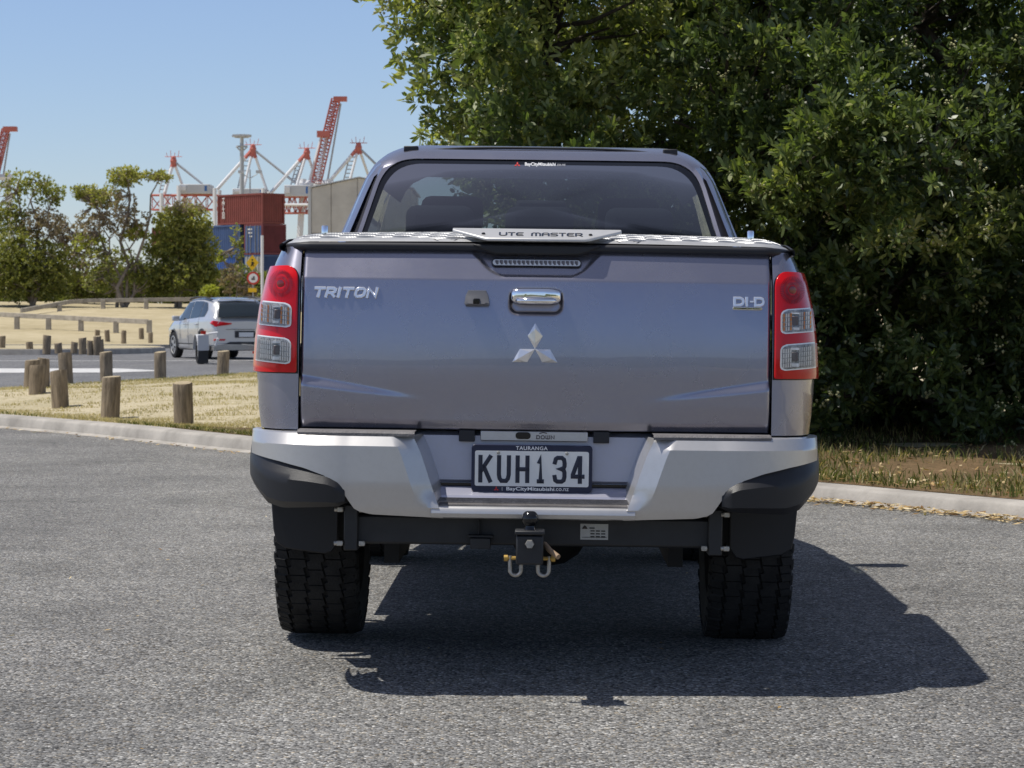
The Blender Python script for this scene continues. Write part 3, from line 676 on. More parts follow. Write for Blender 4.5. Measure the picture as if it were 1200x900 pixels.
g.obj('step_ridges', M['tread_pad'], bumper)['kind'] = 'stuff'
# side step pads, black end caps
g = G(); g.grid(lambda x, k: (x, [by(x) + .022, by(x) + .03, .055][k] - .012 * (x < .41) , ZT + [.004, .011, .011][k]), lin(.372, .742, 12), [0, 1, 2]); g.grid(lambda x, k: (x, by(x) + .022 - .012 * (x < .41), ZT + .004 - .008 * k), lin(.372, .742, 12), [0, 1])
both(g, 'step_pad', M['tread_pad'], bumper, smooth=40)
def captop(x): return ip(x, [.585, .592, .608, .64, .70, .76, .83, .917], [.570, .600, .630, .653, .669, .679, .691, .706])
def capbot(x): return ip(x, [.585, .61, .79, .84, .89, .92], [.545, .530, .520, .532, .580, .61])
def cap(a, b):
    x = .587 + (.920 - .587) * a; z0, z1 = capbot(x), captop(x); z = z0 + (z1 - z0) * b
    bul = -ip(b, [0, .14, .58, 1], [.030, -.016, -.020, .022]) * sst((x - .587) / .03)
    y0 = by(min(x, .9149)) + .002
    y = y0 - bul
    return (min(x, .918), y, z)
g = G(); g.grid(cap, lin(0, 1, 30), [0, .05, .14, .25, .36, .47, .58, .7, .85, 1]); g.grid(lambda a, k: (lambda p: (p[0] - .01 * k, p[1] + .12 * k, p[2]))(cap(a, 0)), lin(0, 1, 30), [0, 1]); g.grid(lambda a, k: (lambda p: (p[0], p[1] + .05 * k, p[2]))(cap(a, 1)), lin(0, 1, 30), [0, 1])
both(g, 'bumper_end_cap', M['black'], bumper, smooth=32)
# release bracket and rubber blocks above the plate
G().box(-.17, .17, .022, .05, .737, .769).obj('release_bracket', M['silver'], bumper, bevel=.003)
g = G(); g.prism([(x, z) for x, z in pill(.024, .011, -.035, .755)], .018, .03, 'y'); g.obj('key_slot', M['blackgloss'], bumper)
for x0 in (-.238, .187): G().box(x0, x0 + .05, .016, .05, .734, .770).obj('rubber_block', M['seal'], bumper, bevel=.002)
x = .008
g = G()
for ch, w in (('D', .009), ('O', .010), ('W', .012), ('N', .009)):
    glyph(g, ch, x, .7455, w, .010, .0016, .0012, lambda x, z: .0222); x += w + .005
g.obj('embossed_lettering', M['lampdark'], bumper)
g = G(); g.tube([(.016, .021, .762), (.028, .021, .766), (.040, .021, .763)], .0016, 5); g.obj('embossed_arrow', M['lampdark'], bumper)
# number plate
plate = part('number_plate'); PX, PZ = -.006, .652; py_ = .008
def rr2(cx, cz, hw, hh, r, n=6):
    P = []
    for sx, sz, a0 in ((1, 1, 0), (-1, 1, math.pi / 2), (-1, -1, math.pi), (1, -1, 1.5 * math.pi)):
        for k in range(n + 1): a = a0 + k * math.pi / 2 / n; P.append((cx + sx * (hw - r) + r * math.cos(a), cz + sz * (hh - r) + r * math.sin(a)))
    return P
G().prism(rr2(PX, PZ, .1905, .0745, .012), py_ - .010, py_ + .004, 'y').obj('plate_frame', M['navy'], plate, bevel=.002)
G().prism(rr2(PX, PZ - .0005, .1795, .0555, .006), py_ - .0125, py_ - .0095, 'y').obj('plate_panel', M['platewhite'], plate)
x = lambda q: PX + (q - 505) / 1042 * 220 / 375      # the characters' measured places across the plate
for ch, a, b in (('K', 209, 279), ('U', 313, 384), ('H', 417, 488), ('1', 536, 571), ('3', 624, 696), ('4', 727, 798)):
    g = G(); glyph(g, ch, x(a) + .0045, PZ - .0395, x(b) - x(a) - .009, .075, .0066, .0018, lambda q, z: py_ - .0122); g.obj('plate_character', M['plateblack'], plate, smooth=40)
text_mesh('plate_frame_lettering', 'TAURANGA', .1, .0115, Matrix.Translation((PX - .001, py_ - .0102, PZ + .0645)), M['white'], plate, .0012, offset=.012, spacing=1.1)
text_mesh('plate_frame_lettering', 'BayCityMitsubishi', .151, .0150, Matrix.Translation((PX - .004, py_ - .0102, PZ - .0655)), M['white'], plate, .0012, offset=.018)
text_mesh('plate_frame_lettering', '.co.nz', .044, .0090, Matrix.Translation((PX + .095, py_ - .0102, PZ - .0648)), M['white'], plate, .0012)
g = G(); 
for k in range(3):
    a0 = math.pi / 2 + k * 2 * math.pi / 3; l_ = .0048; c_ = Vector((PX - .1115, PZ - .0655))
    p = [c_, c_ + l_ * Vector((math.cos(a0 - math.pi / 6), math.sin(a0 - math.pi / 6))), c_ + l_ * 1.732 * Vector((math.cos(a0), math.sin(a0))), c_ + l_ * Vector((math.cos(a0 + math.pi / 6), math.sin(a0 + math.pi / 6)))]
    g.prism([(q.x, q.y) for q in p], py_ - .0112, py_ - .010, 'y')
g.obj('plate_frame_emblem', M['redprint'], plate)
g = G().box(PX - .0935, PX - .0925, py_ - .0112, py_ - .010, PZ - .071, PZ - .059); g.obj('plate_frame_divider', M['white'], plate)
for xx in (-.106, .11): G().lathe([(0, py_ - .0165), (.004, py_ - .016), (.0055, py_ - .0125)], 12, 'y', (PX + xx, 0, PZ + .049)).obj('plate_screw', M['galv'], plate)

# --- tow bar
tow = part('tow_bar')
G().box(-.575, .575, .03, .11, .405, .497).obj('cross_beam', M['steel'], tow, bevel=.008)
for sx in (-1, 1):
    G().box(sx * .575 - .022, sx * .575 + .022, .0, .22, .385, .53).obj('end_bracket', M['steel'], tow, bevel=.004)
    for zz_ in (.515, .408):
        for dx in (-.035, .035):
            g = G(); g.lathe([(0, -.018 if dx * sx > 0 else .004), (.008, -.018 if dx * sx > 0 else .004), (.008, .01)], 6, 'x', (sx * .575 + dx, .0, zz_)); g.box(sx * .575 + dx - .009, sx * .575 + dx + .009, -.008, .006, zz_ - .008, zz_ + .008)
            g.obj('bolt', M['galv'], tow, bevel=.002)
HX, HY = -.008, -.235
g = G(); g.box(HX - .042, HX + .042, HY - .03, HY + .06, .372, .462); g.box(HX - .030, HX + .030, HY + .06, .05, .39, .45); g.obj('hitch_block', M['steel'], tow, bevel=.006)
G().box(HX - .046, HX + .046, HY - .036, HY + .05, .464, .477).obj('hitch_plate', M['steel'], tow, bevel=.004)
g = G(); g.lathe([(.034, .477), (.034, .484), (.020, .487), (.016, .497)] + [(.0265 * math.sin(a), .523 - .0265 * math.cos(a)) for a in lin(.62, math.pi - .5, 14)] + [(.0105, .5465), (0, .5465)], 24, 'z', (HX, HY + .01, -.012)); g.obj('tow_ball', M['blackgloss'], tow, smooth=50)
g = G(); g.lathe([(0, -.052), (.0125, -.052), (.0145, -.044), (.0145, -.028)], 6, 'y', (HX, HY, .437)); g.obj('hitch_bolt', M['galv'], tow)
for sx in (-1, 1):
    cxx = HX + sx * .043
    g = G(); g.tube([(cxx + .017, HY + .02, .395), (cxx + .017, HY + .02, .362)] + [(cxx + .017 * math.cos(a), HY + .02, .352 - .017 * math.sin(a)) for a in lin(0, math.pi, 9)] + [(cxx - .017, HY + .02, .362), (cxx - .017, HY + .02, .395)], .0062, 8); g.obj('shackle', M['galv'], tow, smooth=60)
    g = G(); g.tube([(cxx - .028, HY + .02, .388), (cxx + .028, HY + .02, .388)], .006, 8); g.lathe([(0, -.006), (.010, -.006), (.010, .006), (0, .006)], 10, 'x', (cxx + sx * .03, HY + .02, .388)); g.obj('shackle_pin', M['rust'], tow, smooth=40)
g = G(); g.tube([(HX + .045, HY + .05, .43), (HX + .062, HY + .0, .415), (HX + .088, HY - .03, .398)], .0085, 8); g.obj('safety_lead', mat('tan_lead', (.30, .20, .12), .7), tow, smooth=60)
g = G(); g.box(-.205, -.125, -.01, .03, .432, .440); g.box(-.197, -.133, -.02, .03, .398, .431); g.box(-.172, -.168, .0, .03, .44, .49); g.obj('trailer_socket', M['steel'], tow, bevel=.003)
lab = G().box(.150, .238, .027, .0305, .428, .478).obj('data_plate', M['label'], tow)
g = G()
for i in range(4):
    for j in range(3 if i else 1): g.box(.182 + j * .017 - .004 * (i == 0), .195 + j * .017, .0255, .027, .463 - i * .009, .4665 - i * .009)
g.box(.155, .234, .0255, .027, .4345, .4355); g.prism([(.158, .468), (.164, .474), (.170, .468), (.173, .462), (.155, .462)], .0255, .027, 'y')
g.obj('data_plate_print', M['blackgloss'], tow)

# --- mud flaps, underbody, spare wheel
g = G(); mf = [(.655, .58), (.655, .365), (.675, .335), (.70, .328), (.83, .345), (.862, .365), (.872, .41), (.888, .60)]
g.prism(mf, .50, .515, 'y'); both(g, 'mud_flap', M['black'], truck, bevel=.004)
g = G(); g.grid(lambda x, z: (x, .34 + .16 * (.60 - z) / .1, z), [.60, .88], [.50, .60]); both(g, 'mud_flap_mount', M['black'], truck)
under = part('underbody')
g = G()
for sx in (-1, 1): g.box(sx * .48 - .04, sx * .48 + .04, .15, 4.9, .50, .66)
for yy in (.3, .9, 1.7, 2.6, 3.5, 4.4): g.box(-.44, .44, yy, yy + .08, .52, .62)
g.obj('chassis_frame', M['dark'], under)
g = G(); g.tube([(-.70, AX, .40), (.70, AX, .40)], .045, 12); g.lathe([(.03, -.14), (.12, -.10), (.15, 0), (.12, .10), (.03, .14)], 16, 'y', (.05, AX, .40)); g.tube([(.05, AX + .1, .42), (.05, 2.6, .52)], .035, 8); g.obj('rear_axle', M['dark'], under, smooth=50)
for sx in (-1, 1):
    g = G()
    for k in range(4): g.tube([(sx * .52, .30 + .08 * k, .56 - .012 * k), (sx * .52, AX, .47 - .012 * k), (sx * .52, 1.75 - .08 * k, .56 - .012 * k)], .008, 6)
    g.tube([(sx * .45, .75, .62), (sx * .47, .93, .42)], .028, 8); g.obj('leaf_spring', M['dark'], under)
g = G(); g.lathe([(.14, .52), (.22, .50), (.34, .49), (.375, .53), (.375, .66), (.34, .70), (.2, .70)], 36, 'z', (0, .50, 0)); g.obj('spare_wheel', M['rubber'], under, smooth=40)
g = G(); g.tube([(.40, .75, .55), (.42, 1.6, .50), (.36, 3.6, .46)], .035, 8); g.tube([(.40, 1.9, .5), (.40, 2.6, .49)], .09, 10); g.obj('exhaust', M['dark'], under)
G().box(-.44, .44, 2.6, 4.6, .44, .56).obj('engine_guard', M['dark'], under)

# --- wheels with all-terrain tread
def make_wheel(x0, y0, sx):
    w = part('wheel'); Rr, HWd = .384, .140
    c = (x0, y0, Rr + .002)
    prof_ = [(.22, -.10), (.235, -.128), (.30, -.142), (.345, -.140), (.366, -.128), (.372, -.11), (.372, .11), (.366, .128), (.345, .140), (.30, .142), (.235, .128), (.22, .10)]
    G().lathe(prof_, 72, 'x', c).obj('tyre', M['rubber'], w, smooth=40)
    g = G(); N = 40; cols = [(-.137, -.095), (-.089, -.033), (-.027, .027), (.033, .089), (.095, .137)]
    for ci, (a, b) in enumerate(cols):
        for k in range(N):
            off = (.5 if ci % 2 else 0) + (.15 if ci == 2 else 0)
            q0 = (k + off + .035) * 2 * math.pi / N; q1 = (k + off + .965) * 2 * math.pi / N
            ins = .006 if 0 < ci < 4 else 0
            V = []
            for rr_, sh in ((.366, 0), (Rr, .003)):
                for j, t in enumerate((0, .45, .55, 1)):        # zig-zag edged block
                    q = q0 + (q1 - q0) * t; zg = .006 * (1 if t in (.45,) else -1 if t == .55 else 0)
                    for xe, e in ((a, 1), (b, -1)):
                        drop = .012 if (abs(xe) > .13) else 0
                        xx = xe + zg + e * sh
                        r_ = rr_ - drop * (1 if rr_ == Rr else 1.2)
                        V.append((c[0] + xx, c[1] + r_ * math.cos(q), c[2] + r_ * math.sin(q)))
            F = []
            for t in range(3): F.append((8 + 2 * t, 9 + 2 * t, 11 + 2 * t, 10 + 2 * t)); F.append((2 * t, 2 * t + 2, 10 + 2 * t, 8 + 2 * t)); F.append((2 * t + 1, 9 + 2 * t, 11 + 2 * t, 2 * t + 3))
            F += [(0, 8, 9, 1), (6, 7, 15, 14)]
            g.add(V, F)
    for sd in (-1, 1):                                           # side lugs
        for k in range(N):
            q = (k + .5) * 2 * math.pi / N
            P = lambda r_, dq, xx: (c[0] + xx, c[1] + r_ * math.cos(q + dq), c[2] + r_ * math.sin(q + dq))
            g.add([P(.335, -.035, sd * .141), P(.372, -.055, sd * .132), P(.372, .055, sd * .132), P(.335, .035, sd * .141), P(.338, -.03, sd * .146), P(.370, -.045, sd * .140), P(.370, .045, sd * .140), P(.338, .03, sd * .146)], [(4, 5, 6, 7), (0, 1, 5, 4), (1, 2, 6, 5), (2, 3, 7, 6), (3, 0, 4, 7)])
    g.obj('tread_blocks', M['rubber'], w)['kind'] = 'stuff'
    g = G(); g.lathe([(.22, sx * .10), (.225, sx * .12), (.20, sx * .118), (.195, sx * .02), (.06, sx * .0), (.0, sx * .0)], 36, 'x', c)
    for k in range(6):
        a = k * math.pi / 3; Mx = Matrix.Translation(c) @ Matrix.Rotation(a, 4, 'X'); g.box(sx * .04, sx * .11, -.03, .03, .03, .205, Mx)
    g.lathe([(.05, sx * .12), (.05, sx * .02)], 16, 'x', c); g.obj('rim', M['alu'], w, smooth=30)
    return w
for yy in (AX, AX + 3.0):
    for sx in (-1, 1): make_wheel(sx * .742, yy, sx)

# --- tonneau lid
lid = part('tonneau_lid')
LW = .813
def lidtop(x, y):
    e = max(0, abs(x) - (LW - .09)) / .09
    return ip(y, [-.02, .06, .12, .35, .9, 1.56], [1.350, 1.358, 1.368, 1.388, 1.408, 1.426]) - .022 * e * e + .012 * (1 - (x / LW) ** 2) + ip(y, [-.02, .1], [.0, .0])
def lidout(t, grow=0):                   # rear edge in plan, bowed with rounded ends
    x = -LW - grow + 2 * (LW + grow) * t; u = abs(x) / (LW + grow); return x, +.078 - grow + .033 * u * u + .12 * max(0, (u - .90) / .10) ** 2.5
tt = [0, .003, .008, .015, .025] + lin(.04, .96, 60) + [.975, .985, .992, .997, 1]
g = G(); yv = [0, .01, .03, .07, .15, .3, .55, 1]
def ltop(t, v): x, y0 = lidout(t); y = y0 + (1.67 - y0) * v; return (x, y, lidtop(x, max(y, -.02)) - (.006 if v == 0 else 0))
g.grid(ltop, tt, yv); V, F = g.V, [tuple(reversed(f)) for f in g.F]
top = obj('lid_sheet', V, F, M['alu'], lid, smooth=50)
# raised checker bars, in groups of five whose direction alternates
g = G(); cell = .058
def bar(cx, cy, ang, L_, w_):
    ca, sa = math.cos(ang), math.sin(ang); P = []
    for u, v in ((-L_, 0), (-L_ * .6, w_), (L_ * .6, w_), (L_, 0), (L_ * .6, -w_), (-L_ * .6, -w_)):
        P.append((cx + u * ca - v * sa, cy + u * sa + v * ca))
    if max(abs(p[0]) for p in P) > LW - .012: return
    V = [(a, b, lidtop(a, b) + .0003) for a, b in P] + [(cx + u * ca, cy + u * sa, lidtop(cx + u * ca, cy + u * sa) + .0042) for u in (-L_ * .55, L_ * .55)]
    g.add(V, [(0, 1, 6), (1, 2, 7, 6), (2, 3, 7), (3, 4, 7), (4, 5, 6, 7), (5, 0, 6)])
ny = int(1.5 / cell); nx = int(1.6 / cell)
for i in range(nx + 1):
    for j in range(ny):
        cx, cy = -LW + .03 + i * cell, .115 + j * cell
        xx, y0 = lidout((cx + LW) / (2 * LW))
        if cy < y0 + .03: continue
        ang = R(45) if (i + j) % 2 else R(-45)
        for k in (-1.5, -.5, .5, 1.5):
            bar(cx - k * .0115 * math.sin(ang), cy + k * .0115 * math.cos(ang), ang, .026, .0026)
g.obj('checker_bars', M['alu'], lid)['kind'] = 'stuff'
# black edge trim along back and sides
g = G()
es = [(.002, .006, .004), (-.004, -.004, .005), (-.011, -.008, .001), (-.013, -.011, -.006), (-.011, -.011, -.016), (.0, .004, -.022), (.03, .02, -.023)]
def trim(t, k):
    x, y0 = lidout(t); a, b, c_ = es[k]; u = x / LW
    nx_ = sst((abs(u) - .93) / .07); return (x - math.copysign(1, x) * a * nx_, y0 + a * (1 - nx_), 1.352 + c_ + ip(lidtop(x, max(y0, -.02)) - 1.36, [-.03, .03], [-.012, .012]))
g.grid(trim, tt, range(len(es)))
for sx in (-1, 1): g.grid(lambda y, k: (sx * (LW - es[k][0]), y, lidtop(LW, max(y, -.02)) + es[k][2] + .004), lin(.14, 1.62, 24), range(len(es)))
g.obj('edge_seal', M['seal'], lid, smooth=50)
g = G(); g.grid(lambda t, k: (lambda p: (p[0] * .985, p[1] + .02, 1.348 - .012 * k))(lidout(t)), lin(.02, .98, 40), [0, 1]); g.obj('lid_skirt', M['seal'], lid, smooth=50)
# latch hood below the pull plate, pull plate with cut lettering and pop rivets
g = G(); g.prism([(-.205, 1.358), (-.165, 1.336), (-.13, 1.326), (.13, 1.326), (.165, 1.336), (.205, 1.358)], .055, .11, 'y'); g.obj('latch_housing', M['black'], lid, bevel=.006)
pp = [(-.270, .15), (-.270, .13), (-.168, .036), (-.153, .030), (.153, .030), (.168, .036), (.270, .13), (.270, .15)]
def ppz(x, y): return 1.368 + (y - .03) * .29
n = len(pp); V = [(a, b, ppz(a, b)) for a, b in pp] + [(a, b, ppz(a, b) + .010) for a, b in pp]
F = [tuple(range(n - 1, -1, -1)), tuple(range(n, 2 * n))] + [(i, (i + 1) % n, (i + 1) % n + n, i + n) for i in range(n)]
pull = obj('pull_plate', V, F, M['aluplate'], lid, bevel=.003)
Mp = Matrix.Translation((0, .078, ppz(0, .078) + .0105)) @ Matrix.Rotation(-math.pi / 2 + math.atan(.29), 4, 'X')
x = -.118
for ch, w in (('U', .021), ('T', .018), ('E', .019), (' ', .014), ('M', .026), ('A', .020), ('S', .019), ('T', .018), ('E', .019), ('R', .019)):
    if ch != ' ':
        g = G(); glyph(g, ch, x, -.018, w, .036, .0028, .0012, lambda a, b: 0, M=Mp); g.obj('pull_plate_letter', M['blackgloss'], lid)
    x += w + .0075
for xx in (-.17, .17): G().lathe([(.006, 0), (.006, .003), (.003, .005), (0, .005)], 10, 'z', (xx, .075, ppz(0, .075) + .0105)).obj('rivet', M['steel'], lid)
for xx in (-.70, .70):
    yk = .38; G().lathe([(.016, 0), (.016, .004), (.011, .005), (.011, .026), (.009, .030), (0, .030)], 14, 'z', (xx, yk, lidtop(xx, yk))).obj('lid_knob', M['chrome'], lid, smooth=40)
# --- cab
cab = part('cab')
def yr(z): return ip(z, [.5, 1.12, 1.42, 1.72, 1.80], [1.60, 1.61, 1.66, 1.90, 2.02])        # rear boundary
def yf(z): return ip(z, [.5, 1.10, 1.18, 1.70, 1.80], [4.30, 4.25, 4.12, 3.32, 3.08])        # windscreen boundary
ringx = [.868, .866, .858, .835, .800, .765, .728, .692, .668, .640, .600, .54, .42, .22, 0]
ringz = [1.00, 1.10, 1.165, 1.20, 1.30, 1.40, 1.50, 1.60, 1.66, 1.705, 1.738, 1.762, 1.780, 1.790, 1.793]
nr = len(ringx)
def ring(j): return (ringx[j], ringz[j]) if j < nr else (-ringx[2 * nr - 2 - j], ringz[2 * nr - 2 - j])
ss = [0, .02, .05, .10, .13, .20, .30, .40, .46, .50, .60, .70, .80, .86, .93, 1]
def cabp(s, j):
    x, z = ring(int(j)); a, b = yr(z), yf(z); k = 1 - .045 * max(0, 1 - s / .05) ** 2 * (z > 1.15); zz_ = z - .018 * max(0, 1 - s / .05) ** 2 * (z > 1.7)
    return (x * k, a + (b - a) * s, zz_)
def is_side_glass(s, j):
    j = j if j < nr - 1 else 2 * nr - 2 - j
    return 3 < j < 7.9 and (.20 < s < .46 or .50 < s < .86)
js = list(range(2 * nr - 1))
g = G().grid(cabp, ss, js, lambda s, j: not is_side_glass(s, j)); g.obj('cab_shell', M['paint'], cab, smooth=40)
for s0, s1 in ((.20, .46), (.50, .86)):
    for j0, j1 in ((3, 8), (2 * nr - 10, 2 * nr - 5)):
        q = [s for s in ss if s0 <= s <= s1]
        G().grid(cabp, q, list(range(j0, j1 + 1))).obj('side_window', M['glass'], cab, smooth=60)
# roof ribs along the top
for sx in (-1, 1): G().tube([(sx * .52, y, 1.770 + .004 * math.sin((y - 2) * 2)) for y in lin(2.1, 3.1, 8)], .006, 6).obj('roof_channel', M['seal'], cab)
# rear face: painted frame round the rear window
def rear_out(a):                            # a: 0..1 around the opening half, param from lower left over top to lower right
    j = a * (2 * nr - 2); i = int(min(j, 2 * nr - 3)); f = j - i; p, q = Vector(cabp(0, i)), Vector(cabp(0, i + 1)); return p.lerp(q, f)
def trap(t, hwb, hwt, zb_, zt_, r):           # rounded trapezoid, open path along left side, top, right side, bottom
    P = [(-hwb, zb_), (-hwt, zt_), (hwt, zt_), (hwb, zb_)]
    out = []
    for k in range(4):
        p0, p1, p2 = Vector(P[k - 1]), Vector(P[k]), Vector(P[(k + 1) % 4]); rr_ = r if k in (1, 2) else .02
        a, b = (p0 - p1).normalized(), (p2 - p1).normalized()
        for i in range(9):
            u = i / 8; A, B = p1 + a * rr_, p1 + b * rr_; out.append(A * (1 - u) ** 2 + p1 * 2 * u * (1 - u) + B * u * u)
    return out
def dens(P, n):                               # resample closed path evenly, keeping start
    P = P + [P[0]]; L_ = [0]
    for a, b in zip(P[:-1], P[1:]): L_.append(L_[-1] + (b - a).length)
    return [Vector((np.interp(q, L_, [p.x for p in P]), np.interp(q, L_, [p.y for p in P]))) for q in np.linspace(0, L_[-1], n, endpoint=False)]
NP = 160
def rear_y(z, x): return yr(z) - .025 * (1 - (x / .72) ** 2) * 1.0 + .0
outer = dens(trap(0, .786, .628, 1.36, 1.800, .165), NP); mid = dens(trap(0, .700, .598, 1.385, 1.765, .14), NP); inner = dens(trap(0, .678, .590, 1.41, 1.735, .115), NP)
rings = [[(p.x, rear_y(p.y, p.x) + .125, p.y) for p in outer], [(p.x, rear_y(p.y, p.x) - .004, p.y) for p in mid], [(p.x, rear_y(p.y, p.x) - .002, p.y) for p in inner], [(p.x * .997, rear_y(p.y, p.x) + .014, 1.57 + (p.y - 1.57) * .99) for p in inner]]
V = sum(rings, []); F = [(k * NP + i, k * NP + (i + 1) % NP, (k + 1) * NP + (i + 1) % NP, (k + 1) * NP + i) for k in range(3) for i in range(NP)]
obj('rear_frame', V, F, M['paint'], cab, smooth=50)
G().box(-.84, .84, 1.60, 1.63, .60, 1.37).obj('rear_panel', M['paint'], cab, bevel=.01)
G().tube([(x, 2.01 + .02 * abs(x), 1.786 - .024 * (abs(x) / .5) ** 4) for x in lin(-.44, .44, 15)], .005, 8).obj('roof_rear_edge', M['seal'], cab, smooth=60)
for xx in (-.505, .505): G().box(xx - .028, xx + .028, 2.0, 2.05, 1.765, 1.789).obj('roof_seam_cap', M['seal'], cab, bevel=.004)
# rear window: black border and tinted glass
rw = part('rear_window')
hole = dens(trap(0, .661, .570, 1.40, 1.714, .116), NP); ingl = dens(trap(0, .676, .588, 1.411, 1.733, .115), NP)
V = [(p.x, rear_y(p.y, p.x) + .006, p.y) for p in ingl] + [(p.x, rear_y(p.y, p.x) + .006, p.y) for p in hole]
obj('glass_border', V, [(i, (i + 1) % NP, (i + 1) % NP + NP, i + NP) for i in range(NP)], M['frit'], rw)
zc_ = 1.55; V = [(0, rear_y(zc_, 0) + .006, zc_)]
rg_ = [(k, [(p.x * k, zc_ + (p.y - zc_) * k) for p in hole]) for k in (.25, .5, .75, 1)]
for k, q in rg_: V += [(a, rear_y(b, a) + .006, b) for a, b in q]
F = [(0, 1 + i, 1 + (i + 1) % NP) for i in range(NP)] + [(1 + k * NP + i, 1 + (k + 1) * NP + i, 1 + (k + 1) * NP + (i + 1) % NP, 1 + k * NP + (i + 1) % NP) for k in range(3) for i in range(NP)]
obj('glass', V, F, M['rearglass'], rw, smooth=180)
ang = math.atan2(.24, .30)
Ms = Matrix.Translation((.0, rear_y(1.715, 0) + .0045, 1.715)) @ Matrix.Rotation(-ang * .95, 4, 'X')
text_mesh('window_sticker', 'BayCityMitsubishi', .118, .021, Ms, M['white'], rw, .0006, offset=.02)
text_mesh('window_sticker', '.co.nz', .034, .009, Ms @ Matrix.Translation((.080, 0, .0)), mat('grey_print', (.5, .5, .52), .5), rw, .0006)
g = G()
for k in range(3):
    a0 = math.pi / 2 + k * 2 * math.pi / 3; l_ = .0075; c_ = Vector((-.088, -.001))
    p = [c_, c_ + l_ * Vector((math.cos(a0 - math.pi / 6), math.sin(a0 - math.pi / 6))), c_ + l_ * 1.732 * Vector((math.cos(a0), math.sin(a0))), c_ + l_ * Vector((math.cos(a0 + math.pi / 6), math.sin(a0 + math.pi / 6)))]
    g.add([Ms @ Vector((q.x, -.0004, q.y)) for q in p], [(0, 1, 2, 3)])
g.obj('sticker_emblem', M['redprint'], rw)
# windscreen
def ws(a, t):
    z = ip(t, [0, 1], [1.15, 1.735]); hw = ip(z, [1.15, 1.30, 1.5, 1.66, 1.735], [.85, .80, .728, .668, .60]); x = -hw + 2 * hw * a; return (x, yf(z) - .01 + .10 * (1 - (x / .85) ** 2), z)
G().grid(ws, lin(0, 1, 15), lin(0, 1, 8)).obj('windscreen', M['glass'], truck, smooth=180)
g = G(); g.grid(lambda a, t: (lambda p: (p[0], p[1] - .10 * (1 - t) * (1 - (p[0] / .85) ** 2), p[2] + .03 * (1 - t)))(ws(a, 1)), lin(0, 1, 15), [0, 1]); g.obj('roof_front_edge', M['paint'], cab, smooth=60)
# lower body: doors, front wings, bonnet, nose
def side(y, z):
    w = Wd(min(z, 1.2)) - .012; w *= 1 - .10 * sst((y - 4.4) / .9); return (w, y, z)
g = G(); g.grid(side, lin(1.62, 5.12, 90), lin(.42, 1.02, 16), lambda y, z: (y - AX - 3.0) ** 2 + (z - .40) ** 2 > AR ** 2)
g.grid(side, lin(4.05, 5.12, 20), lin(1.02, 1.06, 3)); both(g, 'body_side', M['paint'], truck, smooth=40)
for y0, y1 in ((1.70, 2.55), (2.60, 3.62)):
    g = G(); g.tube([(side(y, .95)[0] + .012, y, .95) for y in lin(y1 - .28, y1 - .10, 5)], .012, 6); both(g, 'door_handle', M['chrome'], truck)
    g = G(); g.tube([(side(y1, z)[0] - .001, y1, z) for z in lin(.45, 1.1, 9)], .004, 4); both(g, 'door_gap', M['seal'], truck)
g = G(); g.grid(lambda x, t: (x * (1 - .10 * sst((t - .3) / .9)), 4.05 + t * 1.08, 1.155 - .10 * t ** 2.2 - .10 * abs(x / .86) ** 4 + .02 * math.cos(x * 5)), lin(-.86, .86, 19), lin(0, 1, 12)); g.obj('bonnet', M['paint'], truck, smooth=60)
g = G(); g.grid(lambda x, z: (x, 5.13 - .16 * abs(x / .77) ** 3 - .03 * abs(z - .75), z), lin(-.77, .77, 15), lin(.42, 1.05, 10)); V, F = g.V, [tuple(reversed(f)) for f in g.F]; obj('front_bumper', V, F, M['paint'], truck, smooth=60)
G().box(-.45, .45, 5.10, 5.16, .72, .95).obj('grille', M['chrome'], truck, bevel=.01)
for sx in (-1, 1): G().box(sx * .60 - .13, sx * .60 + .13, 5.00, 5.12, .84, .98).obj('headlight', M['refl'], truck, bevel=.03, seg=3)
for sx in (-1, 1):
    mr = part('door_mirror'); g = G()
    P = [(.88, 3.60), (1.06, 3.56), (1.09, 3.62), (1.07, 3.74), (.90, 3.72)]
    g.prism([(sx * a, b) for a, b in P], 1.13, 1.30, 'z'); g.obj('mirror_housing', M['paint'], mr, bevel=.03, seg=3)
    G().box(sx * .97 - .08, sx * .97 + .08, 3.553, 3.57, 1.15, 1.285).obj('mirror_glass', M['chrome'], mr, bevel=.01)
    G().tube([(sx * .82, 3.68, 1.16), (sx * .93, 3.66, 1.18)], .03, 8).obj('mirror_arm', M['black'], mr)
# interior
G().box(-.80, .80, 1.66, 4.2, .62, .66).obj('cab_floor', M['dark'], cab)
g = G(); g.box(-.80, .80, 3.75, 4.2, .66, 1.13); g.obj('dashboard', M['seatcloth'], cab, bevel=.05, seg=3)
def seat(name, x0, y0, w, zs_, zt_, head):
    s_ = part(name); g = G(); g.prism([(y0, zs_), (y0 + .12, zs_), (y0 - .02, zt_), (y0 - .12, zt_ - .02), (y0 - .10, zs_ + .3)], x0 - w / 2, x0 + w / 2, 'x'); g.obj('seat_back', M['seatcloth'], s_, bevel=.05, seg=3)
    G().box(x0 - w / 2, x0 + w / 2, y0, y0 + .5, zs_ - .12, zs_ + .04).obj('seat_cushion', M['seatcloth'], s_, bevel=.04, seg=3)
    for hx in head:
        g = G(); g.box(hx - .13, hx + .13, y0 - .11, y0 - .01, zt_ + .035, zt_ + .19); g.obj('headrest', M['seatcloth'], s_, bevel=.04, seg=3)
        for d_ in (-.05, .05): G().tube([(hx + d_, y0 - .06, zt_ - .02), (hx + d_, y0 - .06, zt_ + .06)], .007, 6).obj('headrest_post', M['galv'], s_)
seat('rear_seat', 0, 1.86, 1.30, .92, 1.36, (-.38, .0, .38))
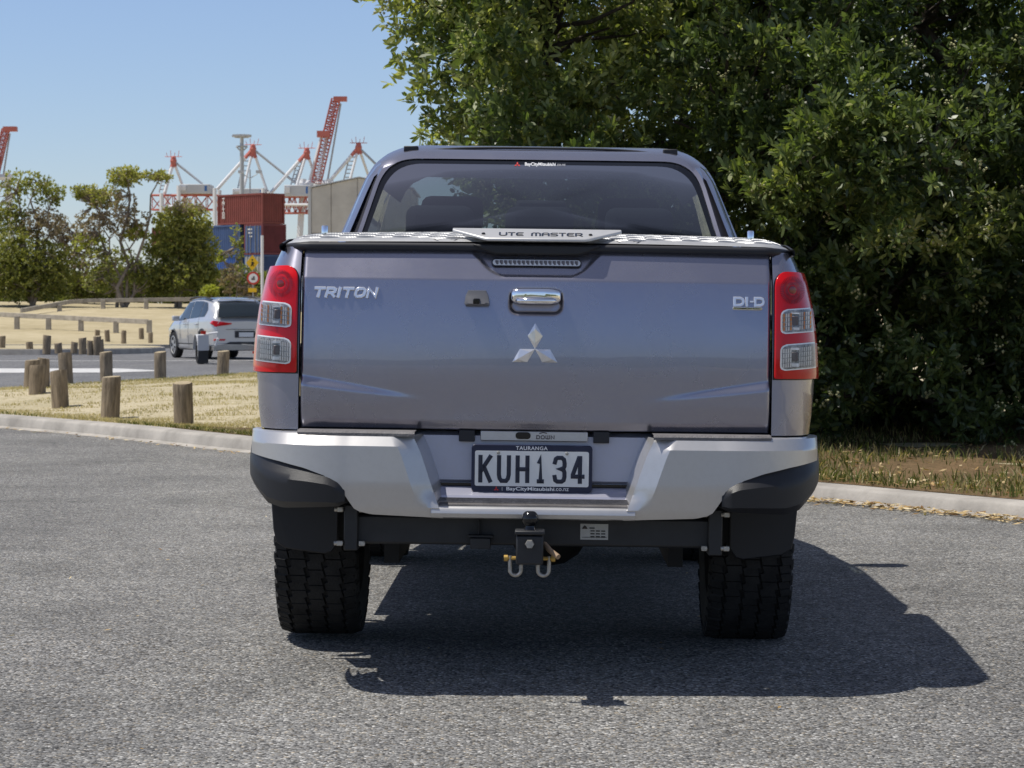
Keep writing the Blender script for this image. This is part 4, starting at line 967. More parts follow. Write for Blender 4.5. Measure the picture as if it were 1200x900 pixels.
seat('front_seat', -.37, 2.85, .52, .90, 1.44, (-.37,)); seat('front_seat', .37, 2.85, .52, .90, 1.44, (.37,))
for sx in (-1, 1):
    g = G(); g.grid(lambda s, j: (lambda p: (p[0] * .95, p[1], p[2] - .02))(cabp(s, j)), [.0, .02, .13], range(3, 10)) if sx > 0 else g.grid(lambda s, j: (lambda p: (p[0] * .95, p[1], p[2] - .02))(cabp(s, j)), [.0, .02, .13], range(2 * nr - 11, 2 * nr - 4))
    g.obj('pillar_trim', M['trim'], cab, smooth=60)
g = G(); g.grid(lambda s, j: (lambda p: (p[0] * .93, p[1], p[2] - .035))(cabp(s, j)), [.05, .3, .6, 1], range(8, 2 * nr - 9)); g.obj('headlining', M['trim'], cab, smooth=60)
G().tube([(.47, 3.62 + .0, 1.12), (.47, 3.66, 1.15)], .02, 8).obj('steering_column', M['seatcloth'], cab)
g = G(); g.tube([(.40 + .19 * math.cos(a), 3.55 + .07 * math.sin(a), 1.13 + .175 * math.sin(a)) for a in lin(0, 2 * math.pi, 25)], .015, 6); g.obj('steering_wheel', M['seatcloth'], cab)
G().box(-.11, .11, 3.42, 3.46, 1.58, 1.645).obj('interior_mirror', M['seatcloth'], cab, bevel=.015)
# ---------------------------------------------------------------- trees
M['bark'] = mat('bark', (.075, .062, .050), .95, var=.4, vscale=9, bump=.8, bscale=30, spec=.1, stretch=(3, 3, .8))
M['barkpale'] = mat('pale_bark', (.26, .22, .18), .95, var=.35, vscale=5, spec=.1)
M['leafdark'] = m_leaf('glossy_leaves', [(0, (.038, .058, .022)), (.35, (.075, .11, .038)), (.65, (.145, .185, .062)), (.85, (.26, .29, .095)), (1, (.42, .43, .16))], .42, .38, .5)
M['leafolive'] = m_leaf('olive_leaves', [(0, (.11, .13, .035)), (.4, (.22, .235, .07)), (.7, (.36, .35, .11)), (1, (.50, .45, .18))], .4, .5, .3)
M['leafgrey'] = m_leaf('dry_twig_leaves', [(0, (.22, .18, .12)), (.5, (.32, .26, .18)), (1, (.42, .35, .25))], .2, .8, .1)
M['leafbright'] = m_leaf('young_leaves', [(0, (.24, .27, .04)), (1, (.42, .43, .10))], .35, .5, .3)
M['seed'] = mat('seed_heads', (.40, .39, .20), .8, var=.35, vscale=30, spec=.15)
def unit(v): return v / np.maximum(1e-6, np.linalg.norm(v, axis=-1, keepdims=True))
def leaf_hex(P, D, L, W, fold=.25):           # six-sided leaf with a rounded tip
    n = len(P); r = unit(rng.normal(size=(n, 3))); S = unit(np.cross(D, r)); N = np.cross(S, D); l_, w_ = L[:, None], W[:, None]
    a = P + D * l_ * .38 - N * l_ * .02; b = P + D * l_ * .74 - N * l_ * .07; t = P + D * l_ - N * l_ * .14
    return np.stack([P, a + S * w_ * .85 + N * w_ * fold, b + S * w_ * .85 + N * w_ * fold, t, b - S * w_ * .85 + N * w_ * fold, a - S * w_ * .85 + N * w_ * fold], 1).reshape(-1, 3)
def leaf_quads(P, D, L, W, fold=.25):
    n = len(P); r = unit(rng.normal(size=(n, 3))); S = unit(np.cross(D, r)); N = np.cross(S, D)
    mid = P + D * (L * .55)[:, None]; tip = P + D * L[:, None] - N * (L * .12)[:, None]
    return np.stack([P, mid + S * W[:, None] + N * (W * fold)[:, None], tip, mid - S * W[:, None] + N * (W * fold)[:, None]], 1).reshape(-1, 3)
def rosettes(Cc, A, k, L0, W0, spread=(.5, 1.35), lv=.25, hexa=False):
    n = len(Cc); C_ = np.repeat(Cc, k, 0); A_ = unit(np.repeat(A, k, 0)); m = n * k
    r = rng.normal(size=(m, 3)); r = unit(r - (r * A_).sum(1, keepdims=True) * A_); th = rng.uniform(*spread, m)[:, None]
    D = unit(A_ * np.cos(th) + r * np.sin(th)); L = L0 * rng.uniform(1 - lv, 1 + lv, m); W = W0 * rng.uniform(.8, 1.2, m)
    P = C_ - A_ * (rng.random(m) * L0 * .8)[:, None] + r * .006
    return (leaf_hex if hexa else leaf_quads)(P, D, L, W)
def limb(g, a, b, r0, r1, n=6, wob=.08, sag=0):
    a, b = Vector(a), Vector(b); P = []; L = (b - a).length
    for i in range(n):
        t = i / (n - 1); p = a.lerp(b, t)
        if 0 < i < n - 1: p += Vector([random.uniform(-1, 1) * wob * L for _ in range(3)])
        p.z += sag * math.sin(t * math.pi); P.append(p)
    g.tube(P, [r0 + (r1 - r0) * i / (n - 1) for i in range(n)], 7); return P
# --- the big broadleaf tree behind the truck
tree = empty('broadleaf_tree', (3.3, 21.9, .1)); tag(tree, 'large dark glossy-leaved tree filling the right side behind the truck', 'tree')
TO = np.array([3.3, 21.9, .1])
def wl(p): return Vector((p[0] - 3.3, p[1] - 21.9, p[2] - .1))
LB_Z = [.2, 1.0, 1.5, 2.1, 2.35, 2.6, 2.9, 3.2, 3.6, 4.2, 4.9, 5.6]; LB_X = [1.9, 1.5, .75, -.15, -.30, -.33, -.36, -.50, -.72, -.75, -.4, .5]
cl = []
tries = 0
while len(cl) < 1150 and tries < 260000:
    tries += 1
    y = random.uniform(14.5, 25.2); z = .30 + 5.5 * random.random() ** 1.15; x = random.uniform(-1, 7.6)
    fr = 18.5 - 1.15 * max(0, min(x, 4.6) - 1.8)
    fr -= min(2.6, max(0, z - 1.3) * 1.6) * sst((x - .1) / 1.0)
    if y < fr: continue
    sc_ = y / 21.0
    left = ip(z, LB_Z, LB_X)
    if x < left * sc_ + .08 * random.random(): continue
    back = (y - 22.3) / 3.0; top = max(0, (z - 3.6) / 2.2)
    if back * back + top * top > 1: continue
    if z < .45 and y < fr + .25: continue
    if x > 7.2 or (y > fr + 1.8 and random.random() < .62): continue             # leafier on the outside
    if any((x - c_[0]) ** 2 + (y - c_[1]) ** 2 + (z - c_[2]) ** 2 < .075 for c_ in cl): continue
    cl.append((x, y, z))
cl = np.array(cl)
# explicit sprays; the left outline ones get sunlight put into their leaf tint
ex = np.array([at(470, 14, 20.6), at(500, 40, 20.4), at(520, 82, 20.3), at(500, 96, 20.6), at(530, 130, 20.5), at(516, 152, 20.9), at(560, 150, 20.3), at(486, 60, 20.7), at(475, -30, 20.8), at(545, 20, 20.2), at(462, -8, 20.5), at(650, 155, 19.7), at(690, 100, 19.9), at(600, 60, 19.9)] + [at(random.uniform(960, 1200), random.uniform(110, 340), random.uniform(18.2, 20.2)) for _ in range(22)] + [at(random.uniform(860, 1010), random.uniform(60, 230), random.uniform(18.8, 20.6)) for _ in range(10)])
cl = np.concatenate([cl, ex])
nc = len(cl)
# woody frame: several stems from the base and limbs that reach the clumps
g = G(); stems = []
for bx, by_, tx, ty, tz, r in ((3.0, 21.9, .2, 21.0, 3.2, .13), (3.3, 22.1, 1.6, 21.6, 4.4, .14), (3.6, 22.0, 3.4, 21.2, 4.6, .13), (3.9, 22.2, 5.6, 21.4, 4.4, .14), (4.3, 22.0, 6.4, 21.6, 2.6, .11), (2.7, 21.8, 1.9, 20.4, 2.2, .08), (5.0, 22.3, 4.6, 20.6, 3.4, .11), (3.2, 21.7, 3.0, 20.2, 1.9, .07), (4.2, 21.8, 4.1, 20.3, 1.5, .06)):
    stems += limb(g, wl((bx, by_, .05)), wl((tx, ty, tz)), r, r * .35, 8, .05, .15)
trunk = g.obj('trunk', M['bark'], tree, smooth=60)
g = G(); S_ = np.array([tuple(p) for p in stems])
for c_ in cl:
    w_ = np.array(wl(c_)); d_ = np.linalg.norm(S_ - w_, axis=1) + .6 * np.maximum(0, S_[:, 2] - w_[2]); k = int(np.argmin(d_)); L_ = float(np.linalg.norm(S_[k] - w_))
    if L_ > 2.4: continue
    limb(g, S_[k], w_, .012 + .012 * L_, .004, 5, .07, -.05)
g.obj('branches', M['bark'], tree)['kind'] = 'stuff'
# foliage
cen = np.array([3.2, 22.6, 2.2]); VV = []; TT = []; seeds = []; sprays = []
for i, c_ in enumerate(cl):
    out = unit((c_ - cen) * np.array([.8, 1.2, 1]) + np.array([0, 0, .5])); r_ = random.uniform(.22, .42)
    if nc - len(ex) <= i < nc - 32: r_ = .26; out = unit(np.array([-.6, -.3, .7]))
    n = int(44 * (r_ / .33) ** 2)
    off = unit(rng.normal(size=(n, 3))) * (rng.random(n) ** .4)[:, None] * r_ * np.array([1.15, 1.15, .75])
    Pc = c_ + off; A = unit(off / r_ * .8 + out * .7 + np.array([0, 0, .35]) + rng.normal(0, .25, (n, 3)))
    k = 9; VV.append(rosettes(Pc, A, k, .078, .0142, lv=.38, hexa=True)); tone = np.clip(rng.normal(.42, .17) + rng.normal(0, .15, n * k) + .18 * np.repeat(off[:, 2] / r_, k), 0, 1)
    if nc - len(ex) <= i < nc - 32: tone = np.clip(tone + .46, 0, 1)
    elif c_[0] < 1.4 and c_[2] > 2.5: tone = np.clip(tone + .24, 0, 1)  # sunlit upper left of the crown, put into the leaf tint
    TT.append(np.repeat(tone, 6))
    for j in range(n):
        if Pc[j][1] < 18.9 - 1.15 * max(0, min(Pc[j][0], 4.6) - 1.8) + .5: sprays.append((Pc[j], A[j]))
    for j in range(n):
        if random.random() < .07 and Pc[j][1] < 22: seeds.append((Pc[j] + A[j] * .05))
V = np.concatenate(VV) - TO; T = np.concatenate(TT); m = len(V) // 6
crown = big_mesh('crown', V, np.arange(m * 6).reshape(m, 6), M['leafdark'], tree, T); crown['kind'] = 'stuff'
# pale seed heads
g = G(); ico = [(0, 0, 1), (.9, 0, .3), (.28, .85, .3), (-.73, .53, .3), (-.73, -.53, .3), (.28, -.85, .3), (0, 0, -.8)]; icf = [(0, 1, 2), (0, 2, 3), (0, 3, 4), (0, 4, 5), (0, 5, 1), (6, 2, 1), (6, 3, 2), (6, 4, 3), (6, 5, 4), (6, 1, 5)]
for s_ in seeds:
    for q in range(9):
        o_ = Vector([random.gauss(0, .026) for _ in range(3)]); r_ = random.uniform(.009, .017); g.add([Vector(s_ - TO) + o_ + Vector(v) * r_ for v in ico], icf)
sd = g.obj('seed_heads', M['seed'], tree); sd['kind'] = 'stuff'
# the nearest leaf sprays, one by one
def spray_mesh(k):
    st = np.array([[0, 0, t] for t in np.linspace(0, .10, 3)]); A = np.tile(np.array([[0, 0, 1.]]), (3, 1)); V = rosettes(st, A, 6, .088, .0150, (.55, 1.25), hexa=True); n = len(V) // 6
    o = big_mesh('leaf_spray', V, np.arange(n * 6).reshape(n, 6), M['leafdark'], crown, np.repeat(np.clip(rng.normal(.55, .18, n), 0, 1), 6)); return o
protos = [spray_mesh(k) for k in range(5)]
sprays.sort(key=lambda s_: s_[0][1] + 1.15 * max(0, s_[0][0] - 1.8)); pick = [s_ for s_ in sprays if s_[0][0] < 4.6 and s_[0][2] < 4.2][:900]; random.shuffle(pick)
for i, (p, a) in enumerate(pick[:300]):
    o = protos[i] if i < 5 else protos[i % 5].copy()
    if i >= 5: link(o); o.parent = crown
    o.location = p + a * .04 - TO; o.rotation_euler = Vector(a).to_track_quat('Z', 'Y').to_euler(); o.scale = (1, 1, 1)
# --- trees on the bank
def bank_tree(name, label, px, d, parts_, stems_, bare=0):
    b = at(px, 370, d); b.z = bank(d) - .1; t = empty(name, b); tag(t, label, 'tree', 'trees on the grass bank')
    g = G(); tips = []
    for (sx, sz, r) in stems_:
        p = at(sx, sz, d) - b; tips += limb(g, (random.uniform(-.3, .3), random.uniform(-.3, .3), 0), p, r, r * .3, 7, .05, .2)
    S_ = np.array([tuple(p) for p in tips]); VV, TT = [], {}
    trunk_g = g; tw = G(); res = {}
    for (cx, cy, rx, rz, n, mt, tone) in parts_:
        c_ = np.array(at(cx, cy, d) - b); s_ = FPX / d; rxm, rzm = rx / s_, rz / s_
        q = unit(rng.normal(size=(n, 3))) * (rng.random(n) ** .45)[:, None] * np.array([rxm, rxm * .9, rzm])
        lump = np.sin(q[:, 0] * 5.1 + cx) * np.sin(q[:, 1] * 4.3 + cy) * np.sin(q[:, 2] * 5.7) > -.08
        q = q[lump]; n = len(q)
        P = c_ + q; A = unit(q + np.array([0, 0, .4]) + rng.normal(0, .3, (n, 3)))
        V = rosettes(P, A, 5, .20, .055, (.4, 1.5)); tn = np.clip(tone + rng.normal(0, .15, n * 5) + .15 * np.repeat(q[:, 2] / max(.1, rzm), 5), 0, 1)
        res.setdefault(mt, []).append((V, np.repeat(tn, 4)))
        for _ in range(int(14 + bare)):
            w_ = c_ + unit(rng.normal(size=3)) * np.array([rxm, rxm, rzm]) * rng.uniform(.4, 1.02); k = int(np.argmin(np.linalg.norm(S_ - w_, axis=1)))
            limb(tw, S_[k], w_, .035, .012, 4, .08)
    trunk_g.obj('trunk', M['barkpale'], t, smooth=60); o = tw.obj('branches', M['barkpale'], t); o['kind'] = 'stuff'
    for mt, lst in res.items():
        V = np.concatenate([a for a, _ in lst]); T = np.concatenate([a for _, a in lst]); m = len(V) // 4
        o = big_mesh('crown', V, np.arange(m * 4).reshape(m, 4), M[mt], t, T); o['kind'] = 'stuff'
bank_tree('coastal_tree', 'dense green tree at the far left of the bank with an airy top', 38, 152,
    [(30, 215, 34, 16, 260, 'leafolive', .45), (60, 228, 20, 18, 160, 'leafolive', .4), (10, 250, 26, 26, 350, 'leafolive', .45), (48, 262, 30, 22, 330, 'leafgrey', .4), (20, 305, 46, 44, 2000, 'leafolive', .42), (62, 318, 34, 36, 1100, 'leafolive', .42), (30, 335, 44, 20, 800, 'leafolive', .48), (-10, 320, 30, 34, 500, 'leafolive', .4)],
    [(20, 225, .12), (45, 215, .12), (62, 235, .10), (30, 270, .12)], 10)
bank_tree('coastal_tree', 'open crowned tree with pale forked trunk in the middle of the bank', 142, 150,
    [(148, 207, 24, 14, 330, 'leafolive', .6), (185, 207, 18, 9, 150, 'leafolive', .62), (118, 230, 24, 16, 260, 'leafolive', .6), (95, 225, 14, 11, 120, 'leafolive', .5), (135, 240, 30, 22, 190, 'leafgrey', .5), (108, 262, 26, 18, 160, 'leafgrey', .4), (150, 262, 30, 22, 200, 'leafgrey', .35), (105, 285, 22, 14, 160, 'leafbright', .4), (158, 272, 16, 10, 140, 'leafbright', .5), (128, 305, 34, 20, 260, 'leafolive', .45), (118, 330, 24, 16, 200, 'leafolive', .4), (168, 320, 22, 20, 260, 'leafolive', .4)],
    [(148, 205, .14), (188, 210, .11), (112, 240, .11), (120, 265, .09), (160, 260, .10)], 26)
bank_tree('coastal_tree', 'rounded dense tree on the bank in front of the containers', 212, 151,
    [(215, 262, 36, 24, 1100, 'leafolive', .55), (200, 290, 34, 28, 1100, 'leafolive', .4), (232, 292, 26, 30, 900, 'leafolive', .5), (215, 325, 44, 26, 1200, 'leafolive', .5), (240, 325, 18, 20, 400, 'leafolive', .4), (220, 245, 24, 12, 180, 'leafgrey', .5), (186, 330, 20, 22, 400, 'leafolive', .35)],
    [(210, 250, .13), (235, 275, .10), (195, 280, .10)])
bank_tree('roadside_shrub', 'small yellow-green shrub beside the silver car roof', 247, 148, [(246, 342, 11, 9, 260, 'leafbright', .6)], [(246, 338, .05)], 0)
bank_tree('scrub_bush', 'grey twiggy scrub between the two left trees', 88, 158, [(92, 300, 22, 40, 420, 'leafgrey', .4), (85, 335, 20, 18, 300, 'leafolive', .3), (110, 340, 16, 14, 240, 'leafolive', .2), (72, 270, 14, 20, 160, 'leafgrey', .4)], [(92, 280, .08), (80, 290, .07)], 20)
bank_tree('scrub_bush', 'thin straggly sapling in front of the grey container', 272, 160, [(278, 290, 9, 30, 70, 'leafolive', .5), (270, 325, 16, 20, 160, 'leafgrey', .4), (292, 340, 12, 10, 120, 'leafgrey', .5), (258, 302, 10, 8, 80, 'leafbright', .5)], [(276, 275, .04), (284, 300, .04)], 6)
bank_tree('scrub_bush', 'dark low scrub behind the open crowned tree', 150, 166, [(150, 325, 40, 26, 700, 'leafolive', .15), (115, 335, 30, 18, 500, 'leafolive', .15), (185, 335, 24, 18, 400, 'leafolive', .2)], [(150, 320, .06)], 4)

for k_, (px_, lb_) in enumerate(((20, 'dark background scrub behind the far left tree'), (75, 'dark background scrub behind the grey twiggy bush'), (140, 'dark background scrub behind the pale forked trunk'), (195, 'dark background scrub left of the rounded tree'), (250, 'dark background scrub behind the rounded tree'), (300, 'dark background scrub at the foot of the signs'))):
    bank_tree('scrub_bush', lb_, px_, 176, [(px_ - 14, 332, 30, 24, 700, 'leafolive', .15), (px_ + 14, 337, 30, 20, 700, 'leafolive', .2), (px_, 350, 44, 12, 600, 'leafolive', .15)], [(px_, 335, .06)], 3)
# ---------------------------------------------------------------- containers, cranes, store, masts, signs
M['cred'] = mat('container_oxide_red', (.19, .045, .035), .7, var=.2, vscale=.7)
M['cdred'] = mat('container_dark_red', (.15, .035, .04), .7, var=.25, vscale=.7)
M['cblue'] = mat('container_blue', (.045, .085, .20), .65, var=.25, vscale=.7)
M['cgrey'] = mat('container_grey', (.30, .31, .29), .7, var=.2, vscale=.7)
M['cwhite'] = mat('container_lettering', (.7, .7, .68), .7)
M['cranered'] = mat('crane_red', (.50, .14, .11), .55, var=.1, vscale=.2)
M['cranewhite'] = mat('crane_white', (.74, .74, .74), .5)
M['cranegrey'] = mat('crane_grey', (.42, .44, .46), .6)
M['cabinet'] = mat('machinery_house', (.52, .53, .54), .6, var=.08, vscale=.3)
M['precast'] = mat('precast_panel', (.56, .535, .485), .9, var=.16, vscale=.35, spec=.1)
CW, CL, CH = 2.44, 6.06, 2.59
TH = R(45); e1 = Vector((-math.cos(TH), math.sin(TH), 0)); e2 = Vector((math.sin(TH), math.cos(TH), 0))
def container(label, origin, perp, mt, letters=None, doormat=None, L=CL):
    """origin: the near bottom corner; long axis runs along e1 (or e2 when perp)"""
    c = empty('shipping_container', origin); tag(c, label, 'container', 'shipping containers in the port stack')
    la, sa = (e2, e1) if perp else (e1, e2)
    def P(a, b, z): return la * a + sa * b + Vector((0, 0, z))
    g = G()
    def wall(fa, fb, n, out):                       # corrugated panel between two bottom corners
        d_ = (fb - fa); V = []; F = []; k = 0; dep = .045
        for i in range(n):
            for t, o_ in ((i / n, 0), ((i + .3) / n, 0), ((i + .5) / n, -dep), ((i + .8) / n, -dep)): V.append(fa + d_ * t + out * o_)
        V.append(fb.copy()); m = len(V); V2 = [v + Vector((0, 0, CH - .30)) for v in V]
        g.add([v + Vector((0, 0, .16)) for v in V] + [v + Vector((0, 0, .14)) for v in V2], [(i, i + 1, i + 1 + m, i + m) for i in range(m - 1)])
    wall(P(.1, .04, 0), P(L - .1, .04, 0), 22, -sa); wall(P(.1, CW - .04, 0), P(L - .1, CW - .04, 0), 22, sa)
    wall(P(.04, .1, 0), P(.04, CW - .1, 0), 9, -la); wall(P(L - .04, .1, 0), P(L - .04, CW - .1, 0), 9, la)
    g.add([P(.03, .03, CH - .03), P(L - .03, .03, CH - .03), P(L - .03, CW - .03, CH - .03), P(.03, CW - .03, CH - .03)], [(0, 1, 2, 3)])
    g.obj('wall_panels', mt, c)
    g = G()
    def beam(a, b, w_=.08):
        d_ = (b - a).normalized(); u = d_.orthogonal().normalized() if abs(d_.z) > .5 else Vector((0, 0, 1)); v = d_.cross(u)
        if abs(d_.z) > .5: u, v = la, sa
        V = [q + u * i + v * j for q in (a, b) for i, j in ((-w_, -w_), (w_, -w_), (w_, w_), (-w_, w_))]
        g.add(V, [(0, 1, 2, 3), (4, 7, 6, 5), (0, 4, 5, 1), (1, 5, 6, 2), (2, 6, 7, 3), (3, 7, 4, 0)])
    w_ = .08
    for a, b in ((w_, w_), (L - w_, w_), (L - w_, CW - w_), (w_, CW - w_)): beam(P(a, b, 0.003), P(a, b, CH - .003))
    for z in (w_ + .004, CH - w_ - .004):
        beam(P(.165, w_, z), P(L - .165, w_, z), .075); beam(P(.165, CW - w_, z), P(L - .165, CW - w_, z), .075); beam(P(w_, .165, z), P(w_, CW - .165, z), .075); beam(P(L - w_, .165, z), P(L - w_, CW - .165, z), .075)
    g.obj('frame', mt, c)
    if letters == 'vertical':
        g = G()
        for i, ch in enumerate('TRITON'):
            z0 = CH - .55 - i * .30
            Mx = Matrix.Translation(P(L - .75, -.03, 0)) @ Matrix(((-e1.x, e2.x, 0, 0), (-e1.y, e2.y, 0, 0), (0, 0, 1, 0), (0, 0, 0, 1)))
            glyph(g, ch, 0, z0, .26 if ch != 'I' else .2, .22, .035, .01, lambda a, b: 0, M=Mx)
        g.obj('lettering', M['cwhite'], c)
    g = G()
    if doormat is not None:                          # double doors on the near end
        fa = lambda b, z, o_=.0: P(-.02 - o_, b, z)
        for b0, b1 in ((.17, CW / 2 - .01), (CW / 2 + .01, CW - .17)):
            gd = G(); gd.add([fa(b0, .17), fa(b1, .17), fa(b1, CH - .17), fa(b0, CH - .17), fa(b0, .17, -.05), fa(b1, .17, -.05), fa(b1, CH - .17, -.05), fa(b0, CH - .17, -.05)], [(0, 1, 2, 3), (0, 4, 5, 1), (1, 5, 6, 2), (2, 6, 7, 3), (3, 7, 4, 0)]); gd.obj('door', doormat, c)
            for q in (.3, .7): bq = b0 + (b1 - b0) * q; gd = G(); gd.tube([fa(bq, .1, .04), fa(bq, CH - .1, .04)], .03, 6); gd.obj('lock_rod', M['galv'], c)
            if b0 > 1:
                for r_ in range(3): g.add([fa(b0 + .12, CH - .5 - .3 * r_, .012), fa(b0 + .75 - .15 * r_, CH - .5 - .3 * r_, .012), fa(b0 + .75 - .15 * r_, CH - .38 - .3 * r_, .012), fa(b0 + .12, CH - .38 - .3 * r_, .012)], [(0, 1, 2, 3)])
    if g.V: g.obj('stencils', M['cwhite'], c)
    return c
DC = 225.0; cz = 1.1
O = at(308, 370, DC); O.z = cz + .0
lv = lambda k: O + Vector((0, 0, k * (CH + .01)))
container('oxide red container on the very top of the stack', lv(3), False, M['cred'], 'vertical')
container('dark red container with blue doors, directly below the top red one', lv(2), True, M['cdred'], doormat=M['cblue'], L=2.6)
container('blue container in the tier below the top red one, left side', lv(2) + e1 * 3.0, False, M['cblue'])
container('blue container with pale grey doors in the second tier behind the yellow sign', lv(1), True, M['cblue'], doormat=M['cgrey'], L=2.6)
container('bright blue container in the second tier partly behind the tree', lv(1) + e1 * 3.0, False, mat('container_bright_blue', (.03, .09, .30), .65, var=.25, vscale=.7))
container('grey container at the foot of the stack behind the signs', lv(0), True, M['cgrey'], doormat=M['cgrey'], L=2.6)
container('blue container at the foot of the stack behind the shrubs', lv(0) + e1 * 3.0, False, M['cblue'])
container('rusty brown container far left in the second tier, behind the rounded tree', lv(2) + e1 * 9.2, False, M['cdred'])
# --- ship-to-shore cranes
DK = 620.0
def lattice(g, a, b, w0, w1, n, r):
    a, b = Vector(a), Vector(b); d_ = (b - a).normalized(); s_ = Vector((0, 1, 0)); u = d_.cross(s_).normalized(); ch = []
    for sx, sy in ((-1, -1), (1, -1), (1, 1), (-1, 1)):
        P = [a.lerp(b, i / n) + u * sx * (w0 + (w1 - w0) * i / n) / 2 + s_ * sy * (w0 + (w1 - w0) * i / n) / 2 for i in range(n + 1)]; ch.append(P); g.tube([P[0], P[-1]], r * 1.5, 5)
    for k in range(4):
        A, B = ch[k], ch[(k + 1) % 4]
        for i in range(n): g.tube([A[i], B[i + 1]] if i % 2 else [B[i], A[i + 1]], r, 4); g.tube([A[i], B[i]], r * .8, 4)
def crane(label, apx, apy, left, right, in1, in2, house, boom, base_y=372, d=DK, cabin=True):
    A = at(apx, apy, d); b = at(apx, 370, d); b.z = .9; c = empty('container_crane', b); tag(c, label, 'crane', 'ship cranes on the wharf')
    L_ = lambda px, py, dy=0: at(px, py, d) - b + Vector((0, dy, 0)); top = A - b
    g = G(); g.lathe([(0, 1.2), (.5, 1.0), (.8, 0), (.55, -1.0), (0, -1.1)], 8, 'z', top)
    for k in range(4): g.tube([top + Vector((-1.3 + k * .8, -.6, .8)), top + Vector((-1.6 + k * 1.0, -.6, 1.9 + .5 * (k % 2)))], .06, 4)
    g.tube([top + Vector((-2.0, 0, 1.0)), top + Vector((2.0, 0, 1.0))], .08, 4)
    for q in (left, in1, in2): g.tube([top, top.lerp(L_(*q), .22)], .48, 6)
    g.obj('apex', M['cranered'], c)
    G().tube([top.lerp(L_(*left), .2), L_(*left)], .42, 8).obj('back_stay', M['cranewhite'], c, smooth=60)
    G().tube([top, L_(*right)], .28, 8).obj('fore_stay', M['cranegrey'], c, smooth=60)
    for q, dy in ((in1, -2), (in2, 4)): G().tube([top.lerp(L_(*q, dy), .2), L_(*q, dy)], .32, 8).obj('mast_leg', M['cranewhite'], c, smooth=60)
    g = G(); m1 = L_(*in1); g.tube([top.lerp(m1, .25) + Vector((-1.6, 0, 0)), m1 + Vector((-1.6, 0, 0))], .15, 4)
    for k in range(6): q = top.lerp(m1, .3 + k * .12); g.tube([q, q + Vector((-1.6, 0, 0))], .12, 4)
    g.obj('ladder', M['cranegrey'], c)
    if house:
        x0, x1, y0, y1 = house; p, q = L_(x0, y0), L_(x1, y1)
        G().box(p.x, q.x, -4, 4, q.z, p.z).obj('machinery_house', M['cabinet'], c, bevel=.15)
        w_ = (q.x - p.x); G().box(p.x + w_ * .06, p.x + w_ * .22, -4.6, -4.02, q.z + .7, p.z - .5).obj('vent_box', M['cranewhite'], c)
        G().box(p.x + w_ * .82, p.x + w_ * .9, -4.06, -4.01, q.z + .6, p.z - .4).obj('house_door', mat('blue_door', (.05, .15, .4), .6), c)
    if boom:
        x0, x1, y0, y1 = boom; p, q = L_(x0, y0), L_(x1, y1); g = G(); w_ = abs(p.z - q.z); mid = (p.z + q.z) / 2
        lattice(g, (p.x, 0, mid), (q.x, 0, mid), w_, w_, max(6, int(abs(q.x - p.x) / w_ / .7)), .13); g.obj('boom', M['cranered'], c)
    for q in (left, in2):
        p = L_(*q)
        for dy in (-5, 5): G().tube([p + Vector((0, dy, 0)), Vector((p.x, dy, 0))], .5, 6).obj('portal_leg', M['cranewhite'], c)
    g = G(); p, q = L_(*left), L_(*in2); 
    for z in (12, p.z - 3): g.tube([(p.x, -5, z), (q.x, -5, z)], .35, 6); g.tube([(p.x, 5, z), (q.x, 5, z)], .35, 6); g.tube([(p.x, -5, z), (p.x, 5, z)], .35, 6); g.tube([(q.x, -5, z), (q.x, 5, z)], .35, 6)
    g.obj('portal_beam', M['cranewhite'], c)
    return c, L_
crane('leftmost crane apex, standing just right of the open crowned tree', 204, 189, (193, 228), (238, 216), (195, 226), (213, 219), (213, 249, 217, 228), (178, 256, 229, 246))
crane('crane above the top red container, left of the flood light mast', 297, 175, (255, 222), (352, 219), (287, 222), (311, 222), (275, 314, 222, 230), None)
crane('crane beside the raised lattice boom, above the grey machinery house', 360, 179, (318, 226), (346, 213), (349, 218), (372, 217), (335, 366, 218, 231), (333, 372, 231, 250))
crane('rightmost crane, above the concrete store', 420.5, 173, (383, 217), (441, 193), (411, 212), (432, 208), None, None)
